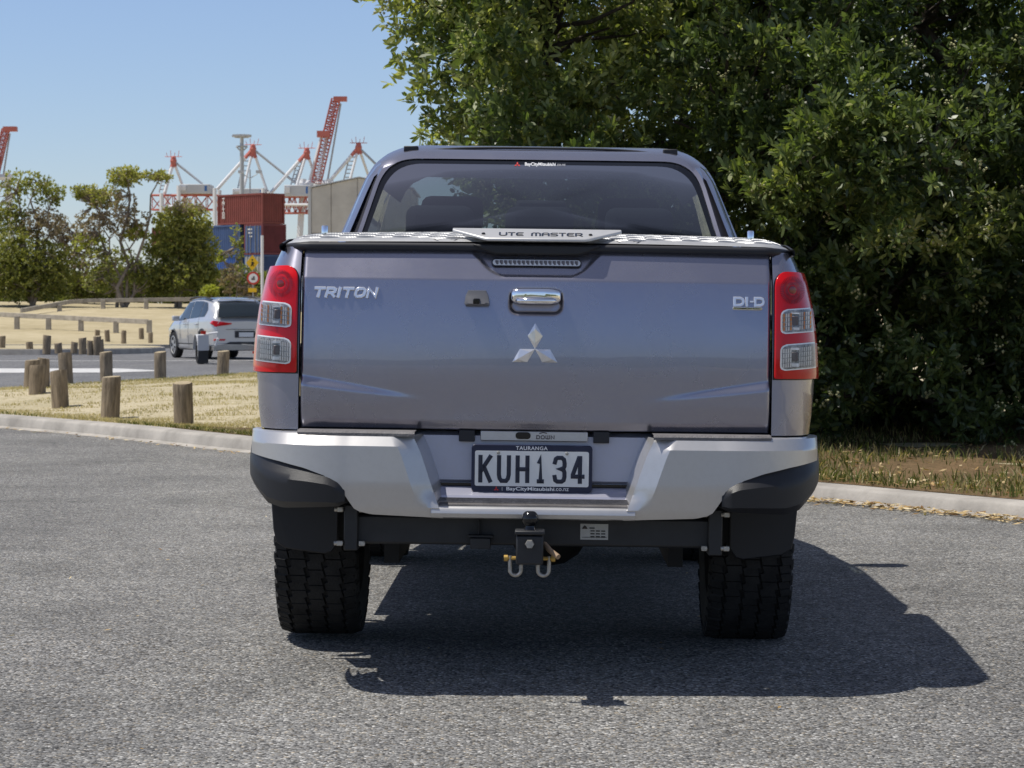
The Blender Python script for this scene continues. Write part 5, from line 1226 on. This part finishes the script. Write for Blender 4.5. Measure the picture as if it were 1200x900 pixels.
def raised_boom(label, b0, b1, split, w_):
    a = at(*b0, DK); e = at(*b1, DK); base = Vector((a.x, DK, .9)); c = empty('raised_crane_boom', base); tag(c, label, 'crane', 'ship cranes on the wharf')
    g = G(); lattice(g, a.lerp(e, split) - base, e - base, w_, w_ * .9, 14, .085); g.tube([a.lerp(e, .0) - base + Vector((.4, 0, 0)), e - base + Vector((.3, 0, 0))], .15, 6); g.box(e.x - base.x - .5, e.x - base.x + 2.6, -1, 1, e.z - base.z - .5, e.z - base.z + .6); g.obj('upper_boom', M['cranered'], c)
    q = a.lerp(e, split) - base; g = G(); g.box(q.x - 2.4, q.x + .6, -1.4, 1.4, q.z - .6, q.z + .8); g.obj('boom_joint', M['cranered'], c)
    g = G(); lattice(g, a - base, q, w_, w_, 14, .07); g.obj('lower_boom', M['cranered'], c)
    g = G(); g.tube([a - base + Vector((-w_ * .8, 0, 0)), q + Vector((-w_ * .6, 0, 0))], .38, 6); g.obj('hoist_stay', M['cranewhite'], c)
    g = G(); g.tube([a - base + Vector((w_ * .3, 0, 0)), q + Vector((-w_ * .05, 0, 0))], .32, 6); g.obj('inner_stay', M['cranewhite'], c)
    g = G(); g.tube([a - base + Vector((w_ * .95, 0, -3)), e - base + Vector((w_ * .55, 0, -1))], .22, 5); g.obj('boom_rope', M['cranegrey'], c)
    g = G()
    for sx in (-1, 1): g.tube([a - base + Vector((sx * 3, 0, 1)), Vector((sx * 5, 0, 0))], .8, 6)
    g.tube([a - base + Vector((-4, 0, 0)), a - base + Vector((4, 0, 0))], .8, 6); g.obj('tower', M['cranewhite'], c)
raised_boom('tall red and white lattice boom raised against the sky above the store', (371, 215), (394, 117), .58, 2.1)
raised_boom('raised red boom cut off by the left edge of the picture', (-6, 208), (8, 152), .35, 1.7)
# --- flood light mast and lamp post
def mast(name, label, px, py0, d, heads, pr=.42):
    t = at(px, py0, d); b = Vector((t.x, d, 1.0)); h = t.z - 1; c = empty(name, b); tag(c, label, 'light mast')
    G().lathe([(pr * 1.2, 0), (pr, h * .5), (pr * .7, h)], 10).obj('pole', M['cranegrey'], c, smooth=60)
    g = G()
    if heads > 4:
        for z, r in ((h, 1.1), (h - 1.5, .9)): g.lathe([(r, z - .12), (r, z + .12), (r * .8, z + .12), (r * .8, z - .12), (r, z - .12)], 16)
        for k in range(4): a = k * math.pi / 2; g.tube([(0, 0, h), (1.1 * math.cos(a), 1.1 * math.sin(a), h)], .1, 4); g.tube([(0, 0, h - 2.4), (.9 * math.cos(a), .9 * math.sin(a), h - 1.5)], .1, 4)
    else: g.tube([(-.9, 0, h * .97), (0, 0, h * .94), (.9, 0, h * .97)], .06, 5)
    g.obj('head_frame', M['cranegrey'], c)
    for k in range(heads):
        a = k * 2 * math.pi / heads; x, y = (1.15 * math.cos(a), 1.15 * math.sin(a)) if heads > 4 else ((-1) ** k * 1.1, 0)
        z = h if heads > 4 else h * .975; G().box(x - .35, x + .35, y - .3, y + .3, z + .0, z + .35).obj('lamp_head', M['cabinet'], c)
mast('floodlight_mast', 'tall grey floodlight mast rising behind the top red container', 284, 161, 420, 10)
mast('street_lamp', 'small dark twin lamp post just above the top red container', 293.5, 199, 330, 2, .13)
# --- concrete store
DS = 300.0; b = at(365, 370, DS); b.z = 1.0; st_ = empty('concrete_store', b); tag(st_, 'grey precast concrete store with a low gable beside the truck cab', 'building')
s_ = FPX / DS; Zp = lambda py: CAM_H - (py - 370) / s_ - 1.0
w_ = 16.0; pk = 5.4; zl, zp = Zp(221), Zp(209)
xe = lambda px: (px - 365) / s_
def gab(x): return zl + (zp - zl) * (1 - abs(x - pk) / pk) if x < 2 * pk + 6 else zl
for k, (x0, x1) in enumerate(((0, 2.25), (2.25, 5.2), (5.2, 8.2), (8.2, 11.2))):
    zc = [0, 3.0, 6.2, 9.4]
    for i in range(4):
        z0 = zc[i]; g = G()
        if i < 3: P = [(x0 + .04, z0 + .04), (x1 - .04, z0 + .04), (x1 - .04, zc[i + 1] - .04), (x0 + .04, zc[i + 1] - .04)]
        else: P = [(x0 + .04, z0 + .04), (x1 - .04, z0 + .04), (x1 - .04, gab(x1 - .04)), (x0 + .04, gab(x0 + .04))] if not x0 < pk < x1 else [(x0 + .04, z0 + .04), (x1 - .04, z0 + .04), (x1 - .04, gab(x1)), (pk, gab(pk)), (x0 + .04, gab(x0))]
        g.prism(P, -.1, .05, 'y'); g.obj('wall_panel', M['precast'], st_)
G().prism([(0.02, 0), (11.2, 0), (11.2, gab(11.18) - .06), (pk, zp - .06), (.02, zl - .06)], .051, 24, 'y').obj('wall_core', M['precast'], st_)
G().box(-.35, -.003, -.25, .4, 0, zl + .05).obj('corner_column', M['cabinet'], st_)
g = G(); g.add([(-.3, -.3, zl + .02), (pk, -.3, zp + .05), (pk, 24.3, zp + .05), (-.3, 24.3, zl + .02), (11.5, -.3, gab(11.18) + .05), (11.5, 24.3, gab(11.18) + .05)], [(0, 1, 2, 3), (1, 4, 5, 2)]); g.obj('roof', M['cabinet'], st_, solid=-.12)
# --- road signs and white pole
DG = 140.0; b = at(296.5, 370, DG); b.z = bank(DG); sg = empty('road_sign', b); tag(sg, 'sign post with yellow diamond above a red ringed round sign, left of the truck', 'sign')
L_ = lambda px, py: at(px, py, DG) - b
hp = L_(296, 299).z
G().tube([(0, .03, 0), (0, .03, hp)], .035, 8).obj('post', M['galv'], sg)
M['yellow'] = mat('sign_yellow', (.85, .52, .01), .5); M['signred'] = mat('sign_red', (.60, .05, .03), .5)
q = L_(296, 308); G().prism([(q.x, q.z + .42), (q.x + .33, q.z), (q.x, q.z - .42), (q.x - .33, q.z)], -.02, .0, 'y').obj('diamond_plate', M['yellow'], sg)
g = G(); g.tube([(q.x, -.03, q.z + .05), (q.x, -.03, q.z - .04)], .05, 6); g.tube([(q.x, -.03, q.z - .04), (q.x - .07, -.03, q.z - .18)], .03, 5); g.tube([(q.x, -.03, q.z - .04), (q.x + .06, -.03, q.z - .18)], .03, 5); g.tube([(q.x, -.03, q.z + .04), (q.x + .10, -.03, q.z - .04)], .025, 5); g.lathe([(0, -.03), (.045, -.028), (.045, -.02)], 10, 'y', (q.x, 0, q.z + .15)); g.obj('walking_figure', M['blackgloss'], sg)
q = L_(297, 326); rd = G().lathe([(0, -.02), (.34, -.02), (.34, 0), (0, 0)], 28, 'y', (q.x, 0, q.z)).obj('round_plate', M['signred'], sg)
G().lathe([(0, -.026), (.24, -.026), (.24, -.021)], 28, 'y', (q.x, 0, q.z)).obj('sign_face', M['white'], sg)
g = G(); g.box(q.x - .10, q.x + .10, -.032, -.027, q.z - .10, q.z - .02); g.box(q.x - .02, q.x + .08, -.032, -.027, q.z - .02, q.z + .10); g.box(q.x - .08, q.x - .04, -.032, -.027, q.z - .02, q.z + .03); g.obj('sign_symbol', M['lampdark'], sg)
q = L_(296, 340); G().box(q.x - .22, q.x + .22, -.02, 0, q.z - .11, q.z + .11).obj('small_plate', M['yellow'], sg)
p = at(307.5, 276, 132); G().lathe([(.07, 0), (.07, p.z - bank(132)), (0, p.z - bank(132))], 10, 'z', (p.x, 132, bank(132))).obj('white_pole', M['cranewhite'], None, smooth=50); tag(bpy.data.objects['white_pole'], 'plain white pole between the road signs and the truck tail light', 'pole')
# ---------------------------------------------------------------- timber bollards and rails
def post(name, label, group, px, pyb, pyt, wpx, d, zg, sq=False):
    s_ = FPX / d; b = at(px, pyb, d); r = wpx / s_ / 2; h = (pyb - pyt) / s_; o = empty(name, (b.x, d, zg - .02), random.uniform(0, 6)); tag(o, label, 'bollard', group)
    o.rotation_euler = (random.gauss(0, .035), random.gauss(0, .035), random.uniform(0, 6) if not sq else .1)
    if sq: G().box(-r, r, -r, r, -.05, h).obj('shaft', M['rail'], o, bevel=.01); return o
    n = 20; g = G(); V = []; hs = lin(-.08, h - .012, 6) + [h]
    for i, z in enumerate(hs):
        for k in range(n):
            a = k * 2 * math.pi / n; rr_ = r * (1 + .035 * math.sin(3 * a + px) + .02 * math.sin(7 * a + pyb)) * (.94 if i == 6 else 1); V.append((rr_ * math.cos(a), rr_ * math.sin(a), z + (.012 * math.cos(a + px) if i >= 5 else 0)))
    g.add(V, [(i * n + k, i * n + (k + 1) % n, (i + 1) * n + (k + 1) % n, (i + 1) * n + k) for i in range(6) for k in range(n)]); g.obj('shaft', M['timber'], o, smooth=50)
    g = G(); g.add([(v[0] * .995, v[1] * .995, v[2] + .001) for v in V[-n:]], [tuple(range(n))]); g.obj('sawn_top', M['timber_top'], o); return o
def dz(pyb, zg=.12): d = (CAM_H - zg) * FPX / (pyb - 370); return d
near = [(215.5, 495, 446, 23, 'timber bollard nearest the truck at the kerb, standing apart on the dry grass'), (129, 487, 439, 22, 'dark split timber bollard second nearest the truck in the front row'), (71, 476, 432, 20, 'timber bollard third nearest the truck in the front row'),
 (43, 467, 426, 20, 'timber bollard at the left end of the front row, in front of a paler one'), (36, 459, 420, 18, 'timber bollard half hidden behind the left end one of the front row'), (51, 453, 418, 14, 'timber bollard between the front left cluster and the road'), (78, 447, 412, 16, 'timber bollard at the road edge left of the white marking end'),
 (124.5, 439, 411, 15, 'timber bollard at the road edge directly behind the dark split one'), (188, 439, 411, 14, 'timber bollard at the road edge in front of the silver car front wheel'), (261, 437, 410, 14, 'timber bollard at the road edge in front of the boat trailer')]
for px, yb, yt, w, lb in near:
    d = dz(yb, .13); post('timber_bollard', lb, 'bollards on the near grass island', px, yb, yt, w, d, .13)
isp = [(2, 408, 393, 8), (35, 409, 400, 8), (54.5, 411, 392, 9.5), (68.5, 410, 401, 9), (87, 410, 400, 8), (97, 411, 395, 9), (105.5, 412, 398, 7), (113.5, 412, 393, 9), (119, 411, 397, 6)]
nm = ['first', 'second', 'third', 'fourth', 'fifth', 'sixth', 'seventh', 'eighth', 'ninth']
for k, (px, yb, yt, w) in enumerate(isp):
    post('timber_bollard', nm[k] + ' short bollard from the left on the narrow traffic island', 'bollards on the traffic island', px, yb, yt, w, (CAM_H - .14) * FPX / (yb - 370), .14)
def dbank(py):                             # distance where the bank shows at this picture height
    best = min(np.arange(96, 165, .5), key=lambda d: abs(370 + (CAM_H - bank(d)) * FPX / d - py)); return float(best)
for k, (px, yb, yt, w) in enumerate([(114, 393, 386, 6), (126, 399, 386, 6), (145, 401, 387, 6), (166, 396, 384, 6), (176.5, 402, 389, 5.5)]):
    d = dbank(yb); post('timber_bollard', nm[k] + ' bollard from the left on the lawn behind the traffic island', 'bollards on the far lawn', px, yb, yt, w, d, bank(d))
def rail(label, pts, posts):
    P = [at(px, py, d) for px, py, d in pts]; b = P[0].copy(); b.z = bank(pts[0][2]); r_ = empty('timber_rail_fence', b); tag(r_, label, 'fence', 'low rail fences on the lawn')
    for a, c_ in zip(P[:-1], P[1:]):
        d_ = (c_ - a); n_ = Vector((-d_.y, d_.x, 0)).normalized() * .06; up = Vector((0, 0, .11)); a2, c2 = a - b, c_ - b
        V = [q + n_ * i + up * j for q in (a2, c2) for i, j in ((-1, -1), (1, -1), (1, 1), (-1, 1))]
        obj('rail', V, [(0, 1, 2, 3), (4, 7, 6, 5), (0, 4, 5, 1), (1, 5, 6, 2), (2, 6, 7, 3), (3, 7, 4, 0)], M['rail'], r_, bevel=.01)
    for px, pt, d in posts:
        t = at(px, pt, d) - b; g = G(); g.box(t.x - .11, t.x + .11, t.y - .14, t.y + .14, bank(d) - b.z - .3, t.z); g.obj('rail_post', M['rail'], r_, bevel=.015)
rail('nearer low timber rail running from the left edge toward the car', [(-30, 366, 128), (0, 368.5, 127), (88, 373, 124), (173, 377, 121)], [(-14, 371, 127.5), (20, 370.5, 126), (57, 372, 125), (95, 374, 123.8), (136, 376, 122.3), (175, 375, 121)])
rail('farther low timber rail in front of the trees, bending at its left end', [(25, 364, 139), (80, 354, 145), (100, 352.5, 147), (225, 350.5, 148), (330, 350, 150)], [(70, 357, 143.5), (121, 351, 147), (171.5, 351, 147.5), (225, 351, 148.5)])
# ---------------------------------------------------------------- silver car
M['carsilver'] = m_paint('car_silver', (.60, .60, .60), .5, .36)
M['carglass'] = mat('car_dark_glass', (.018, .025, .03), .04, spec=.7)
M['clad'] = mat('grey_cladding', (.035, .035, .038), .6)
phi = R(24); cs = at(247, 370, 70.5)
car = empty('parked_car', (0, 0, 0)); tag(car, 'silver hatchback crossover driving off to the left on the road', 'car')
# local: x right, y forward, z up; rear left corner sits at picture x 247
rotz = phi
off = Matrix.Rotation(rotz, 4, 'Z') @ Vector((-.90, .15, 0)); car.location = (cs.x - off.x, cs.y - off.y, -.03); car.rotation_euler = (0, 0, rotz)
TY = [0, .10, .35, .60, .9, 1.4, 2.0, 2.6, 2.95, 3.3, 3.6, 4.0, 4.3, 4.48]
TZ = [1.02, 1.18, 1.44, 1.565, 1.61, 1.655, 1.66, 1.62, 1.50, 1.28, 1.10, 1.05, .96, .78]
def ctop(y): return ip(y, TY, TZ)
def cw(y): return ip(y, [0, .12, .4, 1, 2, 3, 3.8, 4.2, 4.48], [.78, .87, .905, .925, .925, .92, .90, .84, .62])
def cbelt(y): return min(ip(y, [0, 1, 3, 3.4, 4.48], [1.12, 1.10, 1.0, 1.0, .8]), ctop(y) - .03)
def csec(y, t):                        # t 0 sill .. 1 centre of roof
    w, zt_, zb_ = cw(y), ctop(y), cbelt(y); cab_ = sst((zt_ - zb_ - .05) / .35)
    zs_ = [.24, .30, .52, .78, zb_ - .05, zb_, zb_ + (zt_ - zb_) * .5, zt_ - .075 * cab_ - .012, zt_ - .02, zt_]
    top = w * (.86 - .10 * cab_)
    xs_ = [w * .90, w * .965, w * .985, w, w * .985, w * .955, w * .955 + (top - w * .955) * .5, top, top * .86, 0]
    q = t * 9; i = min(8, int(q)); f = q - i; return (xs_[i] + (xs_[i + 1] - xs_[i]) * f, y, zs_[i] + (zs_[i + 1] - zs_[i]) * f)
WY = (.88, 3.55); WRd = .36
def carch(y, t): p = csec(y, t); return all((y - q) ** 2 + (p[2] - .36) ** 2 > .43 ** 2 for q in WY)
g = G(); yl = lin(0, 4.48, 90); tl = lin(0, 1, 37)
g.grid(lambda y, t: csec(y, t), yl, tl, carch); V2, F2 = g.mirror(); body = G(); body.add(g.V, g.F); body.add(V2, F2)
# rear closing face
def crear(a, t): p = csec(0, t); x = p[0] * (2 * a - 1); return (x, -.07 * (1 - (x / .8) ** 2) * sst((p[2] - .2) / .2), p[2])
body.grid(crear, lin(0, 1, 13), tl); body.grid(lambda a, t: (lambda p: (p[0] * (2 * a - 1), 4.48 + .05 * (1 - (2 * a - 1) ** 2), p[2]))(csec(4.48, t)), lin(0, 1, 9), tl)
bmo = body.obj('body', M['carsilver'], car, smooth=50)
def srf(g, ypts, tlo, thi, out=.006, mirror=True):
    g.grid(lambda y, k: (lambda p: (p[0] + out, p[1], p[2] + .003))(csec(y, tlo(y) + (thi(y) - tlo(y)) * k)), ypts, lin(0, 1, 6)); return g
for y0, y1 in ((.72, 1.18), (1.22, 2.08), (2.14, 3.12)):
    lo = lambda y: 5.12 / 9 if y > .8 else ip(y, [.72, .8], [5.7 / 9, 5.12 / 9]); hi = lambda y: ip(y, [.72, .95, 2.75, 3.12], [6.0 / 9, 6.9 / 9, 6.9 / 9, 5.3 / 9])
    g = srf(G(), lin(y0, y1, 10), lo, hi); both(g, 'side_window', M['carglass'], car, smooth=60)
g = G(); g.grid(lambda y, t: (csec(y, t)[0], y, csec(y, t)[2] + .006), lin(.9, 2.6, 12), lin(7.3 / 9, 1, 7)); g2 = G().add(g.V, g.F).add(*g.mirror()); g2.obj('roof_panel', M['carglass'], car, smooth=60)
for sx in (-1, 1): G().tube([(sx * cw(y) * .74, y, ctop(y) + .01) for y in lin(.7, 2.7, 10)], .02, 6).obj('roof_rail', M['clad'], car)
# hatch: rear window, lamps, spoiler, plate, cladding
def hz(a, t, off=.012):                 # a across, t along the hatch from belt to roof, follows the raked tail
    y = ip(t, [0, 1], [.055, .40]); z = ctop(y); x = ip(t, [0, 1], [.74, .60]) * (2 * a - 1); return (x, y - .07 * (1 - (x / .8) ** 2) - off, z + .0 - .03 * (x / .7) ** 2 + off)
g = G(); g.grid(lambda a, t: (hz(a, t, .035)[0], hz(a, t, .035)[1], hz(a, t, .035)[2]), lin(0, 1, 13), lin(0, 1, 8)); g.obj('rear_window', M['carglass'], car, smooth=60)
g = G(); g.box(-.60, .60, .40, .68, 1.585, 1.612); g.obj('roof_spoiler', M['carsilver'], car, bevel=.02)
def rpatch(name, pts, mt, depth=.03, yo=-.02):
    g = G(); V = [(x, -.07 * (1 - min(1, abs(x) / .8) ** 2) + yo + (.10 if abs(x) > .8 else 0) * (abs(x) - .8) / .1, z) for x, z in pts]; n = len(V)
    g.add(V + [(x, y + .14, z) for x, y, z in V], [tuple(range(n))] + [(i, i + n, (i + 1) % n + n, (i + 1) % n) for i in range(n)]); return g.obj(name, mt, car)
for sx in (-1, 1):
    rpatch('tail_light', [(sx * .90, .96), (sx * .86, 1.03), (sx * .60, .99), (sx * .38, .96), (sx * .40, .93), (sx * .62, .90), (sx * .82, .87)], M['red'])
    rpatch('reflector', [(sx * .84, .50), (sx * .84, .545), (sx * .55, .545), (sx * .58, .50)], M['red'])
rpatch('plate', [(-.2, .60), (.2, .60), (.2, .72), (-.2, .72)], M['platewhite'], yo=-.045)
rpatch('plate_surround', [(-.30, .58), (.30, .58), (.30, .76), (-.30, .76)], M['clad'], yo=-.035)
g = G(); g.grid(lambda x, k: (x, -.07 * (1 - min(1, abs(x) / .8) ** 2) - .03 + .45 * max(0, abs(x) - .76), .235 + (ip(abs(x), [0, .45, .55, .88], [.47, .47, .42, .40]) - .235) * k), lin(-.90, .90, 25), lin(0, 1, 4)); g.grid(lambda x, k: (x, -.07 * (1 - min(1, abs(x) / .8) ** 2) - .03 + .45 * max(0, abs(x) - .76) + .3 * k, .235), lin(-.90, .90, 25), [0, 1]); g.obj('bumper_cladding', M['clad'], car, smooth=60)
for sx in (-1, 1):
    g = G(); g.grid(lambda y, z: (sx * (csec(y, (z - .24) / .28 * 2 / 9)[0] + .012), y, z), lin(1.3, 3.14, 12), [.24, .30, .42]); g.obj('sill_cladding', M['clad'], car)
    for wy in WY:
        g = G()
        V = []; n = 21
        for a in lin(-.1, math.pi + .1, n):
            for r_, xo in ((.47, .0), (.46, .02), (.40, .02), (.39, -.1)): V.append((sx * (cw(wy) + xo - .012 + (-.03 if wy > 3 and math.cos(a) > 0 else 0)), wy + r_ * math.cos(a), .36 + r_ * math.sin(a)))
        g.add(V, [(i * 4 + j, i * 4 + j + 1, i * 4 + j + 5, i * 4 + j + 4) for i in range(n - 1) for j in range(3)]); g.obj('arch_cladding', M['clad'], car, smooth=50)
        w_ = empty('wheel', (sx * .80, wy, .36), parent=car)
        G().lathe([(.24, -.10), (.30, -.11), (.35, -.09), (.36, -.05), (.36, .05), (.35, .09), (.30, .11), (.24, .10)], 32, 'x').obj('tyre', M['rubber'], w_, smooth=50)
        g = G(); g.lathe([(.25, sx * .10), (.235, sx * .10), (.23, sx * .02), (0, sx * .02)], 28, 'x')
        g.obj('rim_well', M['dark'], w_)
        g = G(); g.lathe([(.255, sx * .105), (.225, sx * .108), (.22, sx * .09)], 28, 'x'); g.lathe([(0, sx * .10), (.06, sx * .10), (.06, sx * .03)], 14, 'x')
        for k in range(5):
            Mx = Matrix.Rotation(k * 2 * math.pi / 5 + .3, 4, 'X'); g.box(min(sx * .075, sx * .10), max(sx * .075, sx * .10), -.035, .035, .03, .235, Mx)
        g.obj('rim', M['alu'], w_)
    mr = G(); mr.box(sx * 1.02 - .10, sx * 1.02 + .10, 2.86, 2.98, 1.02, 1.16); mr.obj('door_mirror', M['carsilver'], car, bevel=.03, seg=3)
    for y in (1.35, 2.35): G().tube([(sx * (cw(y) + .02), y - .1, .93), (sx * (cw(y) + .02), y + .1, .93)], .018, 6).obj('door_handle', M['carsilver'], car)
    for y in (1.20, 2.11): G().tube([(sx * (csec(y, q)[0] + .001), y, csec(y, q)[2]) for q in lin(.13, .55, 8)], .006, 4).obj('door_gap', M['clad'], car)
G().tube([(0, .75, 1.64), (0, .62, 1.72)], .012, 5).obj('aerial', M['clad'], car)
G().tube([(-.55, -.09, .80)] + [(x, -.075 - .07 * (1 - (x / .8) ** 2) + .0, .80) for x in lin(-.5, .5, 7)] + [(.55, -.09, .80)], .007, 4).obj('hatch_gap', M['clad'], car)
# ---------------------------------------------------------------- boat trailer behind it
tb = at(235.5, 425, 64); tr = empty('boat_trailer', (tb.x, 64, -.03), R(14)); tag(tr, 'empty boat trailer with grey mudguard standing behind the silver car', 'trailer')
for x0 in (0, 1.75):
    w_ = empty('wheel', (x0, 0, .30), parent=tr); G().lathe([(.17, -.09), (.27, -.10), (.30, -.07), (.30, .07), (.27, .10), (.17, .09)], 28, 'x').obj('tyre', M['rubber'], w_, smooth=50); G().lathe([(.17, -.07), (.05, -.03), (0, -.03)], 20, 'x').obj('rim', M['galv'], w_)
    g = G(); g.grid(lambda a, x: (x0 + x, .42 * math.cos(a) * 1.05, .30 + .42 * math.sin(a)), lin(.1, math.pi - .1, 12), [-.14, .14]); g.box(x0 - .13, x0 + .13, -.445, -.43, .33, .70); g.obj('mudguard', M['cabinet'], tr, solid=.01)
    G().box(x0 - .12, x0 + .12, -.44, -.425, .02, .32).obj('mud_flap', M['black'], tr)
    lm = G().box(x0 - .06, x0 + .06, -.47, -.44, .72, .80).obj('lamp', M['red'], tr); 
g = G()
for x0 in (.22, 1.53): g.box(x0 - .03, x0 + .03, -.9, 3.6, .34, .44)
for y in (-.85, 0, 1.2, 2.4): g.box(.22, 1.53, y, y + .06, .345, .435)
g.tube([(.22, 3.6, .39), (.875, 4.8, .39), (1.53, 3.6, .39)], .04, 6); g.tube([(.875, 2.4, .39), (.875, 5.0, .39)], .04, 6); g.obj('frame', M['galv'], tr)
g = G(); g.tube([(.02, -.35, .72), (.35, -.4, .76)], .03, 6); g.tube([(.32, -.3, .44), (.36, -.35, .62)], .03, 6); g.obj('guide_bar', M['cranewhite'], tr)
g = G(); g.box(1.10, 1.38, -1.0, -.96, .26, .32); g.obj('tail_board', M['red'], tr)
g = G()
for z in (.45, .62, .80): g.tube([(1.17, -.95, z), (1.33, -.95, z)], .05, 8)
g.tube([(1.25, -.92, .38), (1.25, -.92, 1.0)], .03, 6); g.tube([(1.16, -.92, .38), (1.22, -.92, .9)], .02, 6); g.obj('keel_roller', M['galv'], tr)
g = G(); g.box(1.20, 1.30, -.99, -.93, .55, .68); g.obj('roller_block', M['black'], tr)
